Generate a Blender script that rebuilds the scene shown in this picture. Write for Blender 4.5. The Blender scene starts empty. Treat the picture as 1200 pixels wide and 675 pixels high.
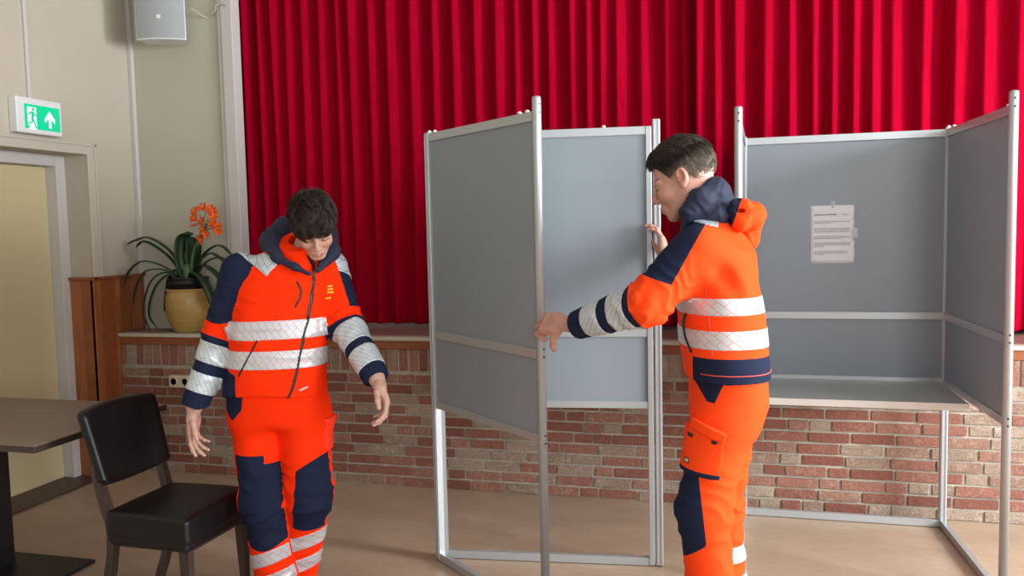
LP = (45, 60, 160, 430); LPB = (5, 20, 85); LPC = 1.0; EXPO = 0.05
import bpy, bmesh, math, random
import numpy as np
from mathutils import Vector, Matrix, Euler
random.seed(7); rng = np.random.default_rng(7)
SC = bpy.context.scene
COL = SC.collection
PI = math.pi

# ------------------------------------------------------------------ materials
def newmat(name):
    m = bpy.data.materials.new(name); m.use_nodes = True
    nt = m.node_tree; b = nt.nodes['Principled BSDF']
    return m, nt, b
def setp(b, **k):
    for n, v in k.items():
        n = n.replace('_', ' ')
        if n in b.inputs: b.inputs[n].default_value = v
def node(nt, t, **k):
    n = nt.nodes.new(t)
    for a, v in k.items(): setattr(n, a, v)
    return n
def noise(nt, scale, detail=4, vec=None, rough=.55):
    n = node(nt, 'ShaderNodeTexNoise'); n.inputs['Scale'].default_value = scale
    n.inputs['Detail'].default_value = detail; n.inputs['Roughness'].default_value = rough
    if vec: nt.links.new(vec, n.inputs['Vector'])
    return n
def objco(nt, scale=(1, 1, 1), rot=(0, 0, 0)):
    t = node(nt, 'ShaderNodeTexCoord'); mp = node(nt, 'ShaderNodeMapping')
    mp.inputs['Scale'].default_value = scale; mp.inputs['Rotation'].default_value = rot
    nt.links.new(t.outputs['Object'], mp.inputs['Vector']); return mp.outputs['Vector']
def ramp(nt, fac, stops):
    r = node(nt, 'ShaderNodeValToRGB'); el = r.color_ramp.elements
    while len(el) < len(stops): el.new(.5)
    for e, (p, c) in zip(el, stops): e.position = p; e.color = (*c, 1)
    nt.links.new(fac, r.inputs['Fac']); return r
def bump(nt, b, h, strength=.2, dist=.01):
    n = node(nt, 'ShaderNodeBump'); n.inputs['Strength'].default_value = strength; n.inputs['Distance'].default_value = dist
    nt.links.new(h, n.inputs['Height']); nt.links.new(n.outputs['Normal'], b.inputs['Normal']); return n
def simple(name, col, rough=.5, metal=0., bscale=0, bstr=.15, vary=.0, vscale=3, **k):
    m, nt, b = newmat(name)
    setp(b, Base_Color=(*col, 1), Roughness=rough, Metallic=metal, **k)
    if bscale:
        n = noise(nt, bscale, 3, objco(nt)); bump(nt, b, n.outputs['Fac'], bstr, .004)
    if vary:
        n = noise(nt, vscale, 4, objco(nt))
        lo = tuple(c * (1 - vary) for c in col); hi = tuple(min(1, c * (1 + vary)) for c in col)
        r = ramp(nt, n.outputs['Fac'], [(.3, lo), (.7, hi)]); nt.links.new(r.outputs['Color'], b.inputs['Base Color'])
    return m
def mix(nt, fac, a, c):
    n = node(nt, 'ShaderNodeMix', data_type='RGBA')
    nt.links.new(fac, n.inputs[0]) if not isinstance(fac, float) else setattr(n.inputs[0], 'default_value', fac)
    for s, v in ((6, a), (7, c)):
        if isinstance(v, tuple): n.inputs[s].default_value = (*v, 1)
        else: nt.links.new(v, n.inputs[s])
    return n.outputs[2]
def mathn(nt, op, a, b=None):
    n = node(nt, 'ShaderNodeMath', operation=op)
    for i, v in enumerate((a, b)):
        if v is None: continue
        if isinstance(v, (int, float)): n.inputs[i].default_value = v
        else: nt.links.new(v, n.inputs[i])
    return n.outputs[0]
M = {}
M['wall'] = simple('wall_paint', (.47, .425, .345), .8, bscale=90, bstr=.3, vary=.04, vscale=1.5)
M['wall2'] = simple('side_wall_paint', (.47, .455, .36), .75, bscale=60, bstr=.1, vary=.03, vscale=2)
M['hall'] = simple('hall_wall_paint', (.40, .37, .32), .85)
M['trim'] = simple('painted_trim', (.50, .46, .385), .45, bscale=30, bstr=.05)
M['trimw'] = simple('white_trim', (.54, .515, .49), .45, bscale=30, bstr=.05)
M['door'] = simple('door_paint', (.58, .50, .29), .45, vary=.03, vscale=1)
M['white'] = simple('white_plastic', (.72, .73, .73), .4)
M['cream'] = simple('cream_plastic', (.62, .54, .38), .4)
M['black'] = simple('black_plastic', (.012, .012, .014), .4)
M['alu'] = simple('aluminium', (.44, .465, .475), .33, .45, bscale=200, bstr=.02)
M['panel'] = simple('grey_laminate', (.235, .275, .305), .38, bscale=300, bstr=.03, vary=.03, vscale=1.2)
M['shelf'] = simple('shelf_laminate', (.34, .36, .34), .35)
M['shelf_edge'] = simple('shelf_edge', (.62, .60, .55), .45)
M['ceil'] = simple('ceiling_paint', (.50, .48, .45), .9)
M['black_metal'] = simple('black_powdercoat', (.02, .02, .022), .45, .3, bscale=400, bstr=.05)
M['paper'] = simple('paper', (.74, .74, .78), .7)
M['ink'] = simple('ink', (.04, .04, .05), .6)
M['skin_dark'] = simple('dark', (.02, .012, .01), .6)

def wood(name, c1, c2, rough=.4, scale=(3, 3, .35), big=6, **k):
    m, nt, b = newmat(name); v = objco(nt, scale)
    n = noise(nt, big, 8, v, .65); n2 = noise(nt, big * 9, 3, v)
    f = mathn(nt, 'ADD', mathn(nt, 'MULTIPLY', n.outputs['Fac'], .75), mathn(nt, 'MULTIPLY', n2.outputs['Fac'], .25))
    r = ramp(nt, f, [(.32, c1), (.68, c2)]); nt.links.new(r.outputs['Color'], b.inputs['Base Color'])
    setp(b, Roughness=rough, **k); bump(nt, b, n2.outputs['Fac'], .08, .002); return m
M['mahogany'] = wood('mahogany', (.22, .062, .018), (.42, .145, .045), .32)
M['mahogany_h'] = wood('mahogany_board', (.20, .055, .018), (.33, .10, .034), .35, (.35, 3, 3))
M['mahogany_d'] = wood('mahogany_dark', (.07, .018, .008), (.13, .035, .014), .35)
M['tabletop'] = wood('table_top', (.17, .125, .095), (.225, .17, .13), .38, (.5, 4, 4), 4)
M['tableedge'] = wood('table_edge', (.03, .017, .012), (.055, .032, .024), .4, (.5, 4, 4), 4)
M['chairwood'] = wood('chair_wood', (.022, .014, .012), (.06, .036, .028), .38, (6, 6, .6))
M['threshold'] = wood('threshold_wood', (.045, .025, .017), (.085, .05, .034), .45, (3, .4, 3))
M['stage'] = wood('stage_boards', (.20, .10, .09), (.30, .17, .15), .5, (.4, 4, 4), 5)

def leather():
    m, nt, b = newmat('black_leather'); v = objco(nt)
    vo = node(nt, 'ShaderNodeTexVoronoi'); vo.inputs['Scale'].default_value = 260; nt.links.new(v, vo.inputs['Vector'])
    n = noise(nt, 9, 3, v)
    h = mathn(nt, 'ADD', mathn(nt, 'MULTIPLY', vo.outputs['Distance'], .2), mathn(nt, 'MULTIPLY', n.outputs['Fac'], 1.2))
    bump(nt, b, h, .25, .004); setp(b, Base_Color=(.004, .004, .005, 1), Roughness=.42); b.inputs['Specular IOR Level'].default_value = .35; return m
M['leather'] = leather()

def floor_mat():
    m, nt, b = newmat('linoleum'); v = objco(nt, (1, 2.2, 1))
    n = noise(nt, 2.2, 6, v, .6); n2 = noise(nt, 40, 4, objco(nt, (.35, 1.2, 1)))
    f = mathn(nt, 'ADD', mathn(nt, 'MULTIPLY', n.outputs['Fac'], .6), mathn(nt, 'MULTIPLY', n2.outputs['Fac'], .4))
    r = ramp(nt, f, [(.33, (.36, .255, .175)), (.5, (.41, .30, .21)), (.68, (.46, .345, .25))])
    nt.links.new(r.outputs['Color'], b.inputs['Base Color']); setp(b, Roughness=.42)
    bump(nt, b, n2.outputs['Fac'], .04, .002); return m
M['floor'] = floor_mat()

def brick_mat():
    m, nt, b = newmat('rustic_brick'); at = node(nt, 'ShaderNodeAttribute', attribute_name='tone')
    v = objco(nt); n = noise(nt, 26, 6, v, .7); n2 = noise(nt, 120, 4, v)
    base = ramp(nt, at.outputs['Fac'], [(.0, (.20, .068, .046)), (.25, (.26, .098, .066)), (.5, (.31, .14, .098)), (.7, (.27, .18, .125)), (.85, (.31, .225, .165)), (1., (.37, .275, .21))])
    pale = ramp(nt, n.outputs['Fac'], [(.52, (0, 0, 0)), (.68, (1, 1, 1))])
    pf = mathn(nt, 'MULTIPLY', pale.outputs['Color'], mathn(nt, 'MULTIPLY', at.outputs['Fac'], .75))
    c = mix(nt, pf, base.outputs['Color'], (.50, .42, .35))
    dk = ramp(nt, n2.outputs['Fac'], [(.35, (.6, .6, .6)), (.6, (1.12, 1.12, 1.12))])
    mm = node(nt, 'ShaderNodeMix', data_type='RGBA', blend_type='MULTIPLY'); mm.inputs[0].default_value = .8
    nt.links.new(c, mm.inputs[6]); nt.links.new(dk.outputs['Color'], mm.inputs[7])
    nt.links.new(mm.outputs[2], b.inputs['Base Color']); setp(b, Roughness=.85)
    h = mathn(nt, 'ADD', n.outputs['Fac'], mathn(nt, 'MULTIPLY', n2.outputs['Fac'], .5))
    bump(nt, b, h, .7, .006); return m
M['brick'] = brick_mat()
M['mortar'] = simple('mortar', (.38, .34, .27), .95, bscale=140, bstr=.8, vary=.25, vscale=9)

def velvet():
    m, nt, b = newmat('red_velvet'); v = objco(nt, (9, 9, 1))
    n = noise(nt, 6, 3, v); r = ramp(nt, n.outputs['Fac'], [(.3, (.26, .0005, .011)), (.7, (.33, .001, .019))])
    nt.links.new(r.outputs['Color'], b.inputs['Base Color'])
    setp(b, Roughness=.85, Sheen_Weight=.0, Sheen_Roughness=.4, Sheen_Tint=(.9, .05, .15, 1)); b.inputs['Specular IOR Level'].default_value = .02
    bump(nt, b, noise(nt, 500, 2, objco(nt)).outputs['Fac'], .15, .001); return m
M['velvet'] = velvet()

# ------------------------------------------------------------------ object helpers
def link(o, parent=None):
    COL.objects.link(o)
    if parent: o.parent = parent
    return o
def tag(o, label=None, cat=None, group=None, kind=None):
    if label: o['label'] = label
    if cat: o['category'] = cat
    if group: o['group'] = group
    if kind: o['kind'] = kind
    return o
def thing(name, loc, label, cat, rz=0, group=None):
    o = bpy.data.objects.new(name, None); o.location = loc; o.rotation_euler = (0, 0, rz); o.empty_display_size = .1
    link(o); return tag(o, label, cat, group)
def mesh_obj(name, bm, mat, parent=None, smooth=False, loc=None):
    me = bpy.data.meshes.new(name); bmesh.ops.recalc_face_normals(bm, faces=bm.faces[:]); bm.to_mesh(me); bm.free()
    for m in (mat if isinstance(mat, (list, tuple)) else [mat]): me.materials.append(m)
    if smooth:
        for p in me.polygons: p.use_smooth = True
    o = bpy.data.objects.new(name, me)
    if loc: o.location = loc
    return link(o, parent)
def box(bm, lo, hi, bev=0., seg=2, mi=0):
    lo = Vector(lo); hi = Vector(hi)
    r = bmesh.ops.create_cube(bm, size=1); vs = r['verts']
    for v in vs:
        v.co = Vector([(lo[i] + hi[i]) / 2 + v.co[i] * (hi[i] - lo[i]) for i in range(3)])
    fs = list({f for v in vs for f in v.link_faces})
    for f in fs: f.material_index = mi
    if bev:
        es = list({e for v in vs for e in v.link_edges})
        rr = bmesh.ops.bevel(bm, geom=es, offset=bev, segments=seg, profile=.5, affect='EDGES')
        for f in rr['faces']: f.material_index = mi
    return vs
def obox(name, lo, hi, mat, parent=None, bev=.002, seg=2, smooth=False):
    bm = bmesh.new(); box(bm, lo, hi, bev, seg); return mesh_obj(name, bm, mat, parent, smooth)
def bar(bm, a, b, w, h, up=(0, 0, 1), bev=.001, mi=0):
    """box from a to b, w wide (sideways) and h tall (along up)"""
    a = Vector(a); b = Vector(b); d = (b - a); L = d.length; d.normalize(); u = Vector(up); s = d.cross(u)
    if s.length < 1e-4: s = d.cross(Vector((1, 0, 0)))
    s.normalize(); u = s.cross(d).normalized()
    n0 = len(bm.verts); vs = box(bm, (-w / 2, 0, -h / 2), (w / 2, L, h / 2), bev, 2, mi)
    bm.verts.ensure_lookup_table()
    mt = Matrix((s, d, u)).transposed()
    for v in bm.verts[n0:]: v.co = a + mt @ v.co
def tube(bm, pts, radii, n=12, cap=True, flat=1., mi=0, updir=None):
    pts = [Vector(p) for p in pts]
    if not isinstance(radii, (list, tuple)): radii = [radii] * len(pts)
    rings = []; prev = None
    for i, p in enumerate(pts):
        d = (pts[min(i + 1, len(pts) - 1)] - pts[max(i - 1, 0)]).normalized()
        if prev is None:
            a = Vector(updir) if updir else (Vector((0, 0, 1)) if abs(d.z) < .9 else Vector((1, 0, 0)))
        else: a = prev
        s = (a - d * a.dot(d)).normalized(); t = d.cross(s); prev = s
        rings.append([bm.verts.new(p + (s * math.cos(2 * PI * k / n) * radii[i] * flat + t * math.sin(2 * PI * k / n) * radii[i])) for k in range(n)])
    for r0, r1 in zip(rings, rings[1:]):
        for k in range(n):
            f = bm.faces.new((r0[k], r0[(k + 1) % n], r1[(k + 1) % n], r1[k])); f.material_index = mi; f.smooth = True
    if cap:
        bm.faces.new(rings[0][::-1]).material_index = mi; bm.faces.new(rings[-1]).material_index = mi
def lathe(bm, prof, n=40, c=(0, 0, 0), mi=0):
    rings = [[bm.verts.new((c[0] + r * math.cos(2 * PI * k / n), c[1] + r * math.sin(2 * PI * k / n), c[2] + z)) for k in range(n)] for r, z in prof]
    for r0, r1 in zip(rings, rings[1:]):
        for k in range(n): f = bm.faces.new((r0[k], r0[(k + 1) % n], r1[(k + 1) % n], r1[k])); f.material_index = mi; f.smooth = True
    bm.faces.new(rings[0][::-1]); bm.faces.new(rings[-1])
def prism(bm, poly, d0, d1, axes, org=(0, 0, 0), mi=0):
    """extrude 2-D polygon: axes = (ux, uy, un) vectors"""
    ux, uy, un = [Vector(a) for a in axes]; o = Vector(org)
    A = [bm.verts.new(o + ux * x + uy * y + un * d0) for x, y in poly]; B = [bm.verts.new(o + ux * x + uy * y + un * d1) for x, y in poly]
    bm.faces.new(A[::-1]).material_index = mi; bm.faces.new(B).material_index = mi
    for i in range(len(A)):
        j = (i + 1) % len(A); bm.faces.new((A[i], A[j], B[j], B[i])).material_index = mi
def crom(P, n=8):
    P = [np.array(p, float) for p in P]; P = [2 * P[0] - P[1]] + P + [2 * P[-1] - P[-2]]; out = []
    for i in range(1, len(P) - 2):
        for k in range(n):
            t = k / n; out.append(.5 * ((2 * P[i]) + (-P[i - 1] + P[i + 1]) * t + (2 * P[i - 1] - 5 * P[i] + 4 * P[i + 1] - P[i + 2]) * t * t + (-P[i - 1] + 3 * P[i] - 3 * P[i + 1] + P[i + 2]) * t ** 3))
    out.append(P[-2]); return out
def S(o): return tag(o, kind='structure')

# ------------------------------------------------------------------ setting
XL, XR, YR, YS, YC, ZC, ZS = -3.95, 4.4, -4.2, 4.634, 4.9, 3.9, .922
S(obox('floor', (-4.6, YR - .2, -.12), (XR + .3, 7.2, 0), M['floor'], bev=0))
S(obox('ceiling', (-4.6, YR - .2, ZC), (XR + .3, 7.2, ZC + .1), M['ceil'], bev=0))
# left wall with a door recess
RY0, RY1, RZ, RX = 3.33, 4.44, 2.08, -4.18
bm = bmesh.new()
box(bm, (-4.25, YR - .1, 0), (XL, RY0, ZC)); box(bm, (-4.25, RY0, RZ), (XL, RY1, ZC)); box(bm, (-4.25, RY1, 0), (XL, YC + .1, ZC))
box(bm, (-4.3, RY0 - .05, 0), (-4.25, RY1 + .05, RZ + .05))
S(mesh_obj('wall_left', bm, M['wall']))
# wall beside the stage opening (faces the hall)
S(obox('wall_stage_side', (-4.25, YC, ZS - .1), (-3.155, YC + .055, ZC), M['wall2'], bev=0))
bm = bmesh.new()
box(bm, (-3.215, YC - .035, ZS), (-3.135, YC + .06, ZC), .004)
box(bm, (-3.250, YC - .022, ZS), (-3.215, YC + .0, ZC), .003)
S(mesh_obj('trim_1', bm, M['trimw']))
S(obox('trim_2', (XL + .0, YC - .03, 1.303), (XL + .032, YC, ZC), M['trimw'], bev=.004))
# door casing round the recess
bm = bmesh.new()
for lo, hi in [((XL, RY0 - .07, 0), (XL + .018, RY0, RZ + .07)), ((XL, RY0, RZ), (XL + .018, RY1, RZ + .07)), ((XL, RY1, 1.303), (XL + .018, RY1 + .07, RZ + .07))]:
    box(bm, lo, hi, .004)
for lo, hi in [((XL + .018, RY0 - .07, 0), (XL + .026, RY0 - .055, RZ + .07)), ((XL + .018, RY0 - .07, RZ + .052), (XL + .026, RY1 + .07, RZ + .07)), ((XL + .018, RY1 + .054, 1.303), (XL + .026, RY1 + .07, RZ + .07))]:
    box(bm, lo, hi, .003)
S(mesh_obj('trim_3', bm, M['trim']))
# frame and leaf
dr = thing('door_1', (0, 0, 0), None, None); S(dr)
bm = bmesh.new()
for lo, hi in [((-4.25, RY0, 0), (-4.11, RY0 + .07, RZ)), ((-4.25, RY1 - .075, .0), (-4.11, RY1, RZ)), ((-4.25, RY0 + .07, RZ - .07), (-4.11, RY1 - .075, RZ))]: box(bm, lo, hi, .004)
mesh_obj('door_frame', bm, M['trimw'], dr)
obox('door_panel', (-4.235, RY0 + .072, .012), (-4.19, RY1 - .077, RZ - .072), M['door'], dr)
bm = bmesh.new(); box(bm, (-4.19, 3.43, 1.0), (-4.182, 3.465, 1.2), .002); tube(bm, [(-4.185, 3.447, 1.12), (-4.14, 3.447, 1.12), (-4.135, 3.56, 1.12)], .009, 10); mesh_obj('door_handle', bm, M['alu'], dr)
S(obox('trim_4', (-4.25, RY0, 0), (XL + .015, RY1, .012), M['threshold'], bev=.003))
# mahogany wainscot, wraps from the reveal round the corner and up to the stage wall
wn = thing('trim_5', (0, 0, 0), None, None); S(wn)
bm = bmesh.new(); z1 = 1.285
for k in range(2): box(bm, (-4.11 + k * .09, RY1 - .02, 0.0), (-4.11 + k * .09 + .088, RY1 + .0, z1), .003, mi=k % 2)
ys = [RY1 - .02, RY1 + .055, RY1 + .15, RY1 + .19]
y = RY1 - .02; ws = [.06, .125, .05, .11, .09, .045, .08]
for i, w in enumerate(ws):
    y2 = min(y + w, YC - .002)
    if y2 <= y: break
    zb = 0 if y2 < YS - .0 else ZS + .001
    if y < YS < y2:
        box(bm, (XL - .005, y, 0), (XL + .022, YS - .0005, z1), .002, mi=i % 2); box(bm, (XL - .005, YS, ZS + .001), (XL + .022, y2, z1), .002, mi=i % 2)
    else: box(bm, (XL - .005, y, zb), (XL + .022 - (.004 if i % 2 else 0), y2 - .0015, z1), .003, mi=i % 2)
    y = y2
mesh_obj('wainscot_boards', bm, [M['mahogany'], M['mahogany_h']], wn)
bm = bmesh.new()
box(bm, (-4.11, RY1 - .034, z1), (XL + .034, RY1 + .01, z1 + .02), .005); box(bm, (XL - .005, RY1 - .02, z1), (XL + .034, YC - .002, z1 + .02), .005)
mesh_obj('wainscot_cap', bm, M['mahogany_h'], wn)

# stage front: bricks, board, nosing, stage floor
XE = 4.4
bm = bmesh.new(); tone = bm.faces.layers.float.new('tone_f'); tn = []
def brick(x0, x1, z0, z1_, t, soldier=False):
    n0 = len(bm.verts); j = lambda s=.003: random.uniform(-s, s)
    yy = YS + .004 + j(.003); box(bm, (x0, yy, z0), (x1, YS + .05, z1_), .0035, 2)
    bm.verts.ensure_lookup_table()
    sk = j(.002)
    for v in bm.verts[n0:]:
        v.co.x += j(.0012); v.co.z += j(.0012) + sk * ((v.co.x - x0) / (x1 - x0) - .5); v.co.y += j(.001)
    bm.faces.ensure_lookup_table()
    for f in bm.faces[len(tn):]: tn.append(t)
def rtone():
    r = random.random()
    return random.uniform(.0, .5) if r < .62 else (random.uniform(.5, .72) if r < .78 else random.uniform(.72, 1.))
z = .004; row = 0
while z < .70:
    h = .0505; x = -4.05 + random.uniform(-.15, 0)
    while x < XE:
        w = .208 if random.random() < .66 else .098
        brick(max(x, XL), min(x + w, XE), z + random.uniform(-.001, .001), z + h, rtone()); x += w + .0125
    z += .0633; row += 1
x = XL + .005
while x < XE:
    brick(x, x + .05, .7125, .845, rtone()); x += .0645
me_b = mesh_obj('wall_stage_front', bm, [M['brick']], None)
a = me_b.data.attributes.new('tone', 'FLOAT', 'FACE'); a.data.foreach_set('value', np.array(tn[:len(me_b.data.polygons)], 'f'))
S(me_b)
bm = bmesh.new(); box(bm, (XL, YS + .0125, 0), (XE, YS + .12, .86)); S(mesh_obj('wall_stage_mortar', bm, M['mortar']))
S(obox('trim_6', (XL, YS - .004, .847), (XE, YS + .03, .898), M['mahogany_h'], bev=.003))
S(obox('trim_7', (XL, YS - .018, .898), (XE, YS + .06, .9215), M['trim'], bev=.005))
S(obox('stage_floor', (XL, YS + .06, .86), (XE, 7.0, ZS - .001), M['stage'], bev=0))
S(obox('wall_stage_back', (-4.6, 7.0, 0), (XE + .2, 7.1, ZC), M['wall'], bev=0))

# right wall with tall windows and rear wall, behind and beside the photographer
def wall_windows(name, axis, pos, lo, hi, wins, zb, zt):
    bm = bmesh.new(); t = .2
    segs = []; c = lo
    def add(a0, a1, z0, z1):
        if axis == 'x': box(bm, (pos, a0, z0), (pos + t, a1, z1))
        else: box(bm, (a0, pos - t, z0), (a1, pos, z1))
    for (w0, w1) in wins:
        add(c, w0, 0, ZC); add(w0, w1, 0, zb); add(w0, w1, zt, ZC); c = w1
    add(c, hi, 0, ZC)
    S(mesh_obj(name, bm, M['hall']))
WR = [(-3.3, -1.9), (-1.5, -.1), (.3, 1.7), (2.1, 3.5)]
wall_windows('wall_right', 'x', XR, YR, 7.0, WR, .95, 3.1)
WB = [(-2.6, -1.0), (-.4, 1.2), (1.8, 3.4)]
wall_windows('wall_rear', 'y', YR, -4.25, XR + .2, WB, .95, 3.1)
wi = 0
def window(axis, a0, a1):
    global wi; wi += 1
    bm = bmesh.new(); z0, z1 = .95, 3.1; am = (a0 + a1) / 2
    for p0, p1, q0, q1 in [(a0, a0 + .06, z0, z1), (a1 - .06, a1, z0, z1), (a0 + .06, a1 - .06, z0, z0 + .06), (a0 + .06, a1 - .06, z1 - .06, z1), (am - .025, am + .025, z0 + .06, z1 - .06), (a0 + .06, am - .025, 2.3, 2.35), (am + .025, a1 - .06, 2.3, 2.35)]:
        if axis == 'x': box(bm, (XR + .06, p0, q0), (XR + .12, p1, q1), .004)
        else: box(bm, (p0, YR - .12, q0), (p1, YR - .06, q1), .004)
    S(mesh_obj('window_%d' % wi, bm, M['trimw']))
for w in WR: window('x', *w)
for w in WB: window('y', *w)

# ------------------------------------------------------------------ stage curtains
def curtain(name, x0, x1, peaks, yc, label, amp=.05, zb=.945, zt=3.86, seed=1):
    r = random.Random(seed); N = int((x1 - x0) / .008); xs = [x0 + (x1 - x0) * i / N for i in range(N + 1)]
    pk = list(peaks)
    while pk[0] > x0: pk.insert(0, pk[0] - r.uniform(.09, .15))
    while pk[-1] < x1 + .1: pk.append(pk[-1] + r.uniform(.10, .17))
    am = [r.uniform(.65, 1.15) for _ in pk]; am2 = [r.uniform(.6, 1.) for _ in pk]; sh = [r.uniform(-.02, .02) for _ in pk]
    zs = [zb, zb + .02, 1.1, 1.3, 1.55, 1.8, 2.1, 2.4, 2.7, 3.0, 3.3, 3.6, 3.8, zt]
    bm = bmesh.new(); grid = []
    for z in zs:
        t = (z - zb) / (zt - zb); row = []
        P = [p + s * (1 - t) * (.3 if i % 2 else 1) for i, (p, s) in enumerate(zip(pk, sh))]
        for x in xs:
            i = max(0, min(len(P) - 2, int(np.searchsorted(P, x)) - 1)); u = (x - P[i]) / max(1e-3, P[i + 1] - P[i]); u = min(1, max(0, u))
            w = P[i + 1] - P[i]; a = amp * min(1, w / .12)
            c = .5 - .5 * math.cos(2 * PI * u)
            prof = c ** (.8) * am2[i]
            y = yc - amp * (am[i] * (1 - u) + am[i + 1] * u) * .55 + a * 1.5 * prof + .006 * math.sin(9 * x + 2.2 * z) + .004 * math.sin(31 * x - 3 * z)
            row.append(bm.verts.new((x, y, z)))
        grid.append(row)
    for a, b in zip(grid, grid[1:]):
        for k in range(N): bm.faces.new((a[k], a[k + 1], b[k + 1], b[k]))
    o = mesh_obj(name, bm, M['velvet'], None, True)
    s = o.modifiers.new('s', 'SOLIDIFY'); s.thickness = .004; s.offset = 1
    tag(o, label, 'curtain', 'red stage curtains'); return o
curtain('stage_curtain', -3.6, -.2, [-3.19, -3.08, -2.978, -2.864, -2.751, -2.627, -2.505, -2.408, -2.275, -2.145, -1.981, -1.837, -1.695, -1.549, -1.416, -1.291, -1.172, -1.081, -.944, -.839, -.751, -.664, -.512, -.373, -.274], 5.10, 'dark red velvet stage curtain hanging on the left, behind the man looking down', .050, seed=3)
curtain('stage_curtain', -.20, 4.2, [-.186, -.089, .025, .195, .325, .439, .548, .66, .757, .857, 1.008, 1.169, 1.311, 1.487], 5.03, 'bright red velvet stage curtain on the right, behind the booth with the notice', .058, seed=5)

# ------------------------------------------------------------------ voting booths
def rail(name, a, b, w, h, parent, z0):
    bm = bmesh.new(); bar(bm, (a[0], a[1], z0 + h / 2), (b[0], b[1], z0 + h / 2), w, h)
    # shallow groove along both sides
    return mesh_obj(name, bm, M['alu'], parent)
def post(parent, p, d, ht, nm='post', square=True):
    """d: unit direction of the panel this post belongs to"""
    bm = bmesh.new(); w = .034
    if square:
        bar(bm, (p[0], p[1], 0.006), (p[0], p[1], ht), w, w, up=(d[0], d[1], 0), bev=.003)
        n = Vector((-d[1], d[0]))
        for s in (-1, 1):
            q = Vector(p[:2]) + n * s * w / 2
            for o in (-.009, .009):
                bar(bm, (q[0] + d[0] * o, q[1] + d[1] * o, .02), (q[0] + d[0] * o, q[1] + d[1] * o, ht - .01), .006, .006, up=(d[0], d[1], 0), bev=.001)
    else:
        tube(bm, [(p[0], p[1], .006), (p[0], p[1], ht - .012), (p[0], p[1], ht - .003), (p[0], p[1], ht)], [.0175, .0175, .0165, .011], 20)
    o = mesh_obj(nm, bm, M['alu'], parent)
    bm = bmesh.new(); lathe(bm, [(.012, 0), (.014, .002), (.014, .006)], 16, (p[0], p[1], 0)); mesh_obj('foot_glide', bm, M['black'], o)
    if not square:
        for zc in (ht - .03, ht - .062, 1.10, 1.07, .765, .735):
            bm = bmesh.new(); q = Vector(p[:2]) + Vector((d[0], d[1])) * .0172; tube(bm, [(q[0] - d[0] * .003, q[1] - d[1] * .003, zc), (q[0] + d[0] * .0012, q[1] + d[1] * .0012, zc)], .0042, 10); mesh_obj('bolt', bm, M['black'], o, False)
    return o
def wing(parent, a, b, zt=2.0, front_round=True, ret=None):
    """panelled wing from corner a to free end b"""
    a = Vector(a); b = Vector(b); d = (b - a).normalized(); A = a + d * .017; B = b - d * .015
    rail('top_rail', A, B, .026, .036, parent, zt - .036)
    rail('middle_rail', A, B, .026, .036, parent, 1.062)
    rail('lower_rail', A, B, .026, .032, parent, .735)
    rail('floor_rail', A, B, .026, .036, parent, .004)
    for (z0, z1) in ((.765, 1.064), (1.096, zt - .034)):
        bm = bmesh.new(); bar(bm, (A[0], A[1], (z0 + z1) / 2), (B[0], B[1], (z0 + z1) / 2), .008, z1 - z0); mesh_obj('panel', bm, M['panel'], parent)
def stud(parent, p):
    bm = bmesh.new(); lathe(bm, [(.006, 0), (.009, .003), (.009, .008), (.004, .012)], 12, p); mesh_obj('stud', bm, M['white'], parent)
# right booth, set square to the stage
B = thing('voting_booth', (0, 0, 0), 'three-sided grey voting booth with a shelf and a paper notice, at the right', 'voting booth', group=None)
c1, c2 = (.062, 4.53), (1.032, 4.53); f1, f2 = (.030, 3.68), (1.062, 3.66)
for c in (c1, c2): post(B, c, (1, 0), 2.008)
for f in (f1, f2): post(B, f, (0, -1), 2.055, 'front_post', False)
wing(B, c1, c2); wing(B, c1, f1); wing(B, c2, f2)
bm = bmesh.new(); box(bm, (c1[0] + .02, 4.0, .7185), (c2[0] - .02, 4.512, .7475), .001, mi=0)
sh = mesh_obj('shelf', bm, M['shelf'], B)
obox('shelf_edge', (c1[0] + .02, 3.996, .7165), (c2[0] - .018, 4.0, .7485), M['shelf_edge'], sh, .001); sh.children[0]['label'] = 'pale front edge of the shelf'
for p in ((c2[0] - .0, 4.53, 2.007), (c2[0] + .003, 4.44, 2.0), (f2[0], 3.72, 2.0), (c1[0], 4.5, 2.0)): stud(B, p)
# left booth, its wing being swung open
B2 = thing('voting_booth', (0, 0, 0), 'grey voting booth with one wing swung open, gripped by the man seen from the side', 'voting booth')
d1, d2 = (-1.326, 3.645), (-.321, 3.757); g = Vector((-.705, 3.075)); 
dd = Vector((d2[0] - d1[0], d2[1] - d1[1])).normalized()
post(B2, d1, dd, 2.008); post(B2, d2, dd, 2.03)
bm = bmesh.new(); q = Vector(d2) - Vector((-dd[1], dd[0])) * .0; bar(bm, (d2[0] - dd[0] * .034, d2[1] - dd[1] * .034, .006), (d2[0] - dd[0] * .034, d2[1] - dd[1] * .034, 2.0), .034, .026, up=(dd[0], dd[1], 0), bev=.003); mesh_obj('post', bm, M['alu'], B2)
wing(B2, d1, (d2[0] - dd[0] * .03, d2[1] - dd[1] * .03))
gd = (g - Vector(d1)).normalized(); e1 = Vector(d1) + Vector((-.012, -.03)); gd = (g - e1).normalized()
wing(B2, e1 + gd * .0, g); post(B2, (g.x, g.y), gd, 2.055, 'front_post', False); post(B2, (e1 + gd * .004)[:], gd, 2.004, 'hinge_post')
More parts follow.
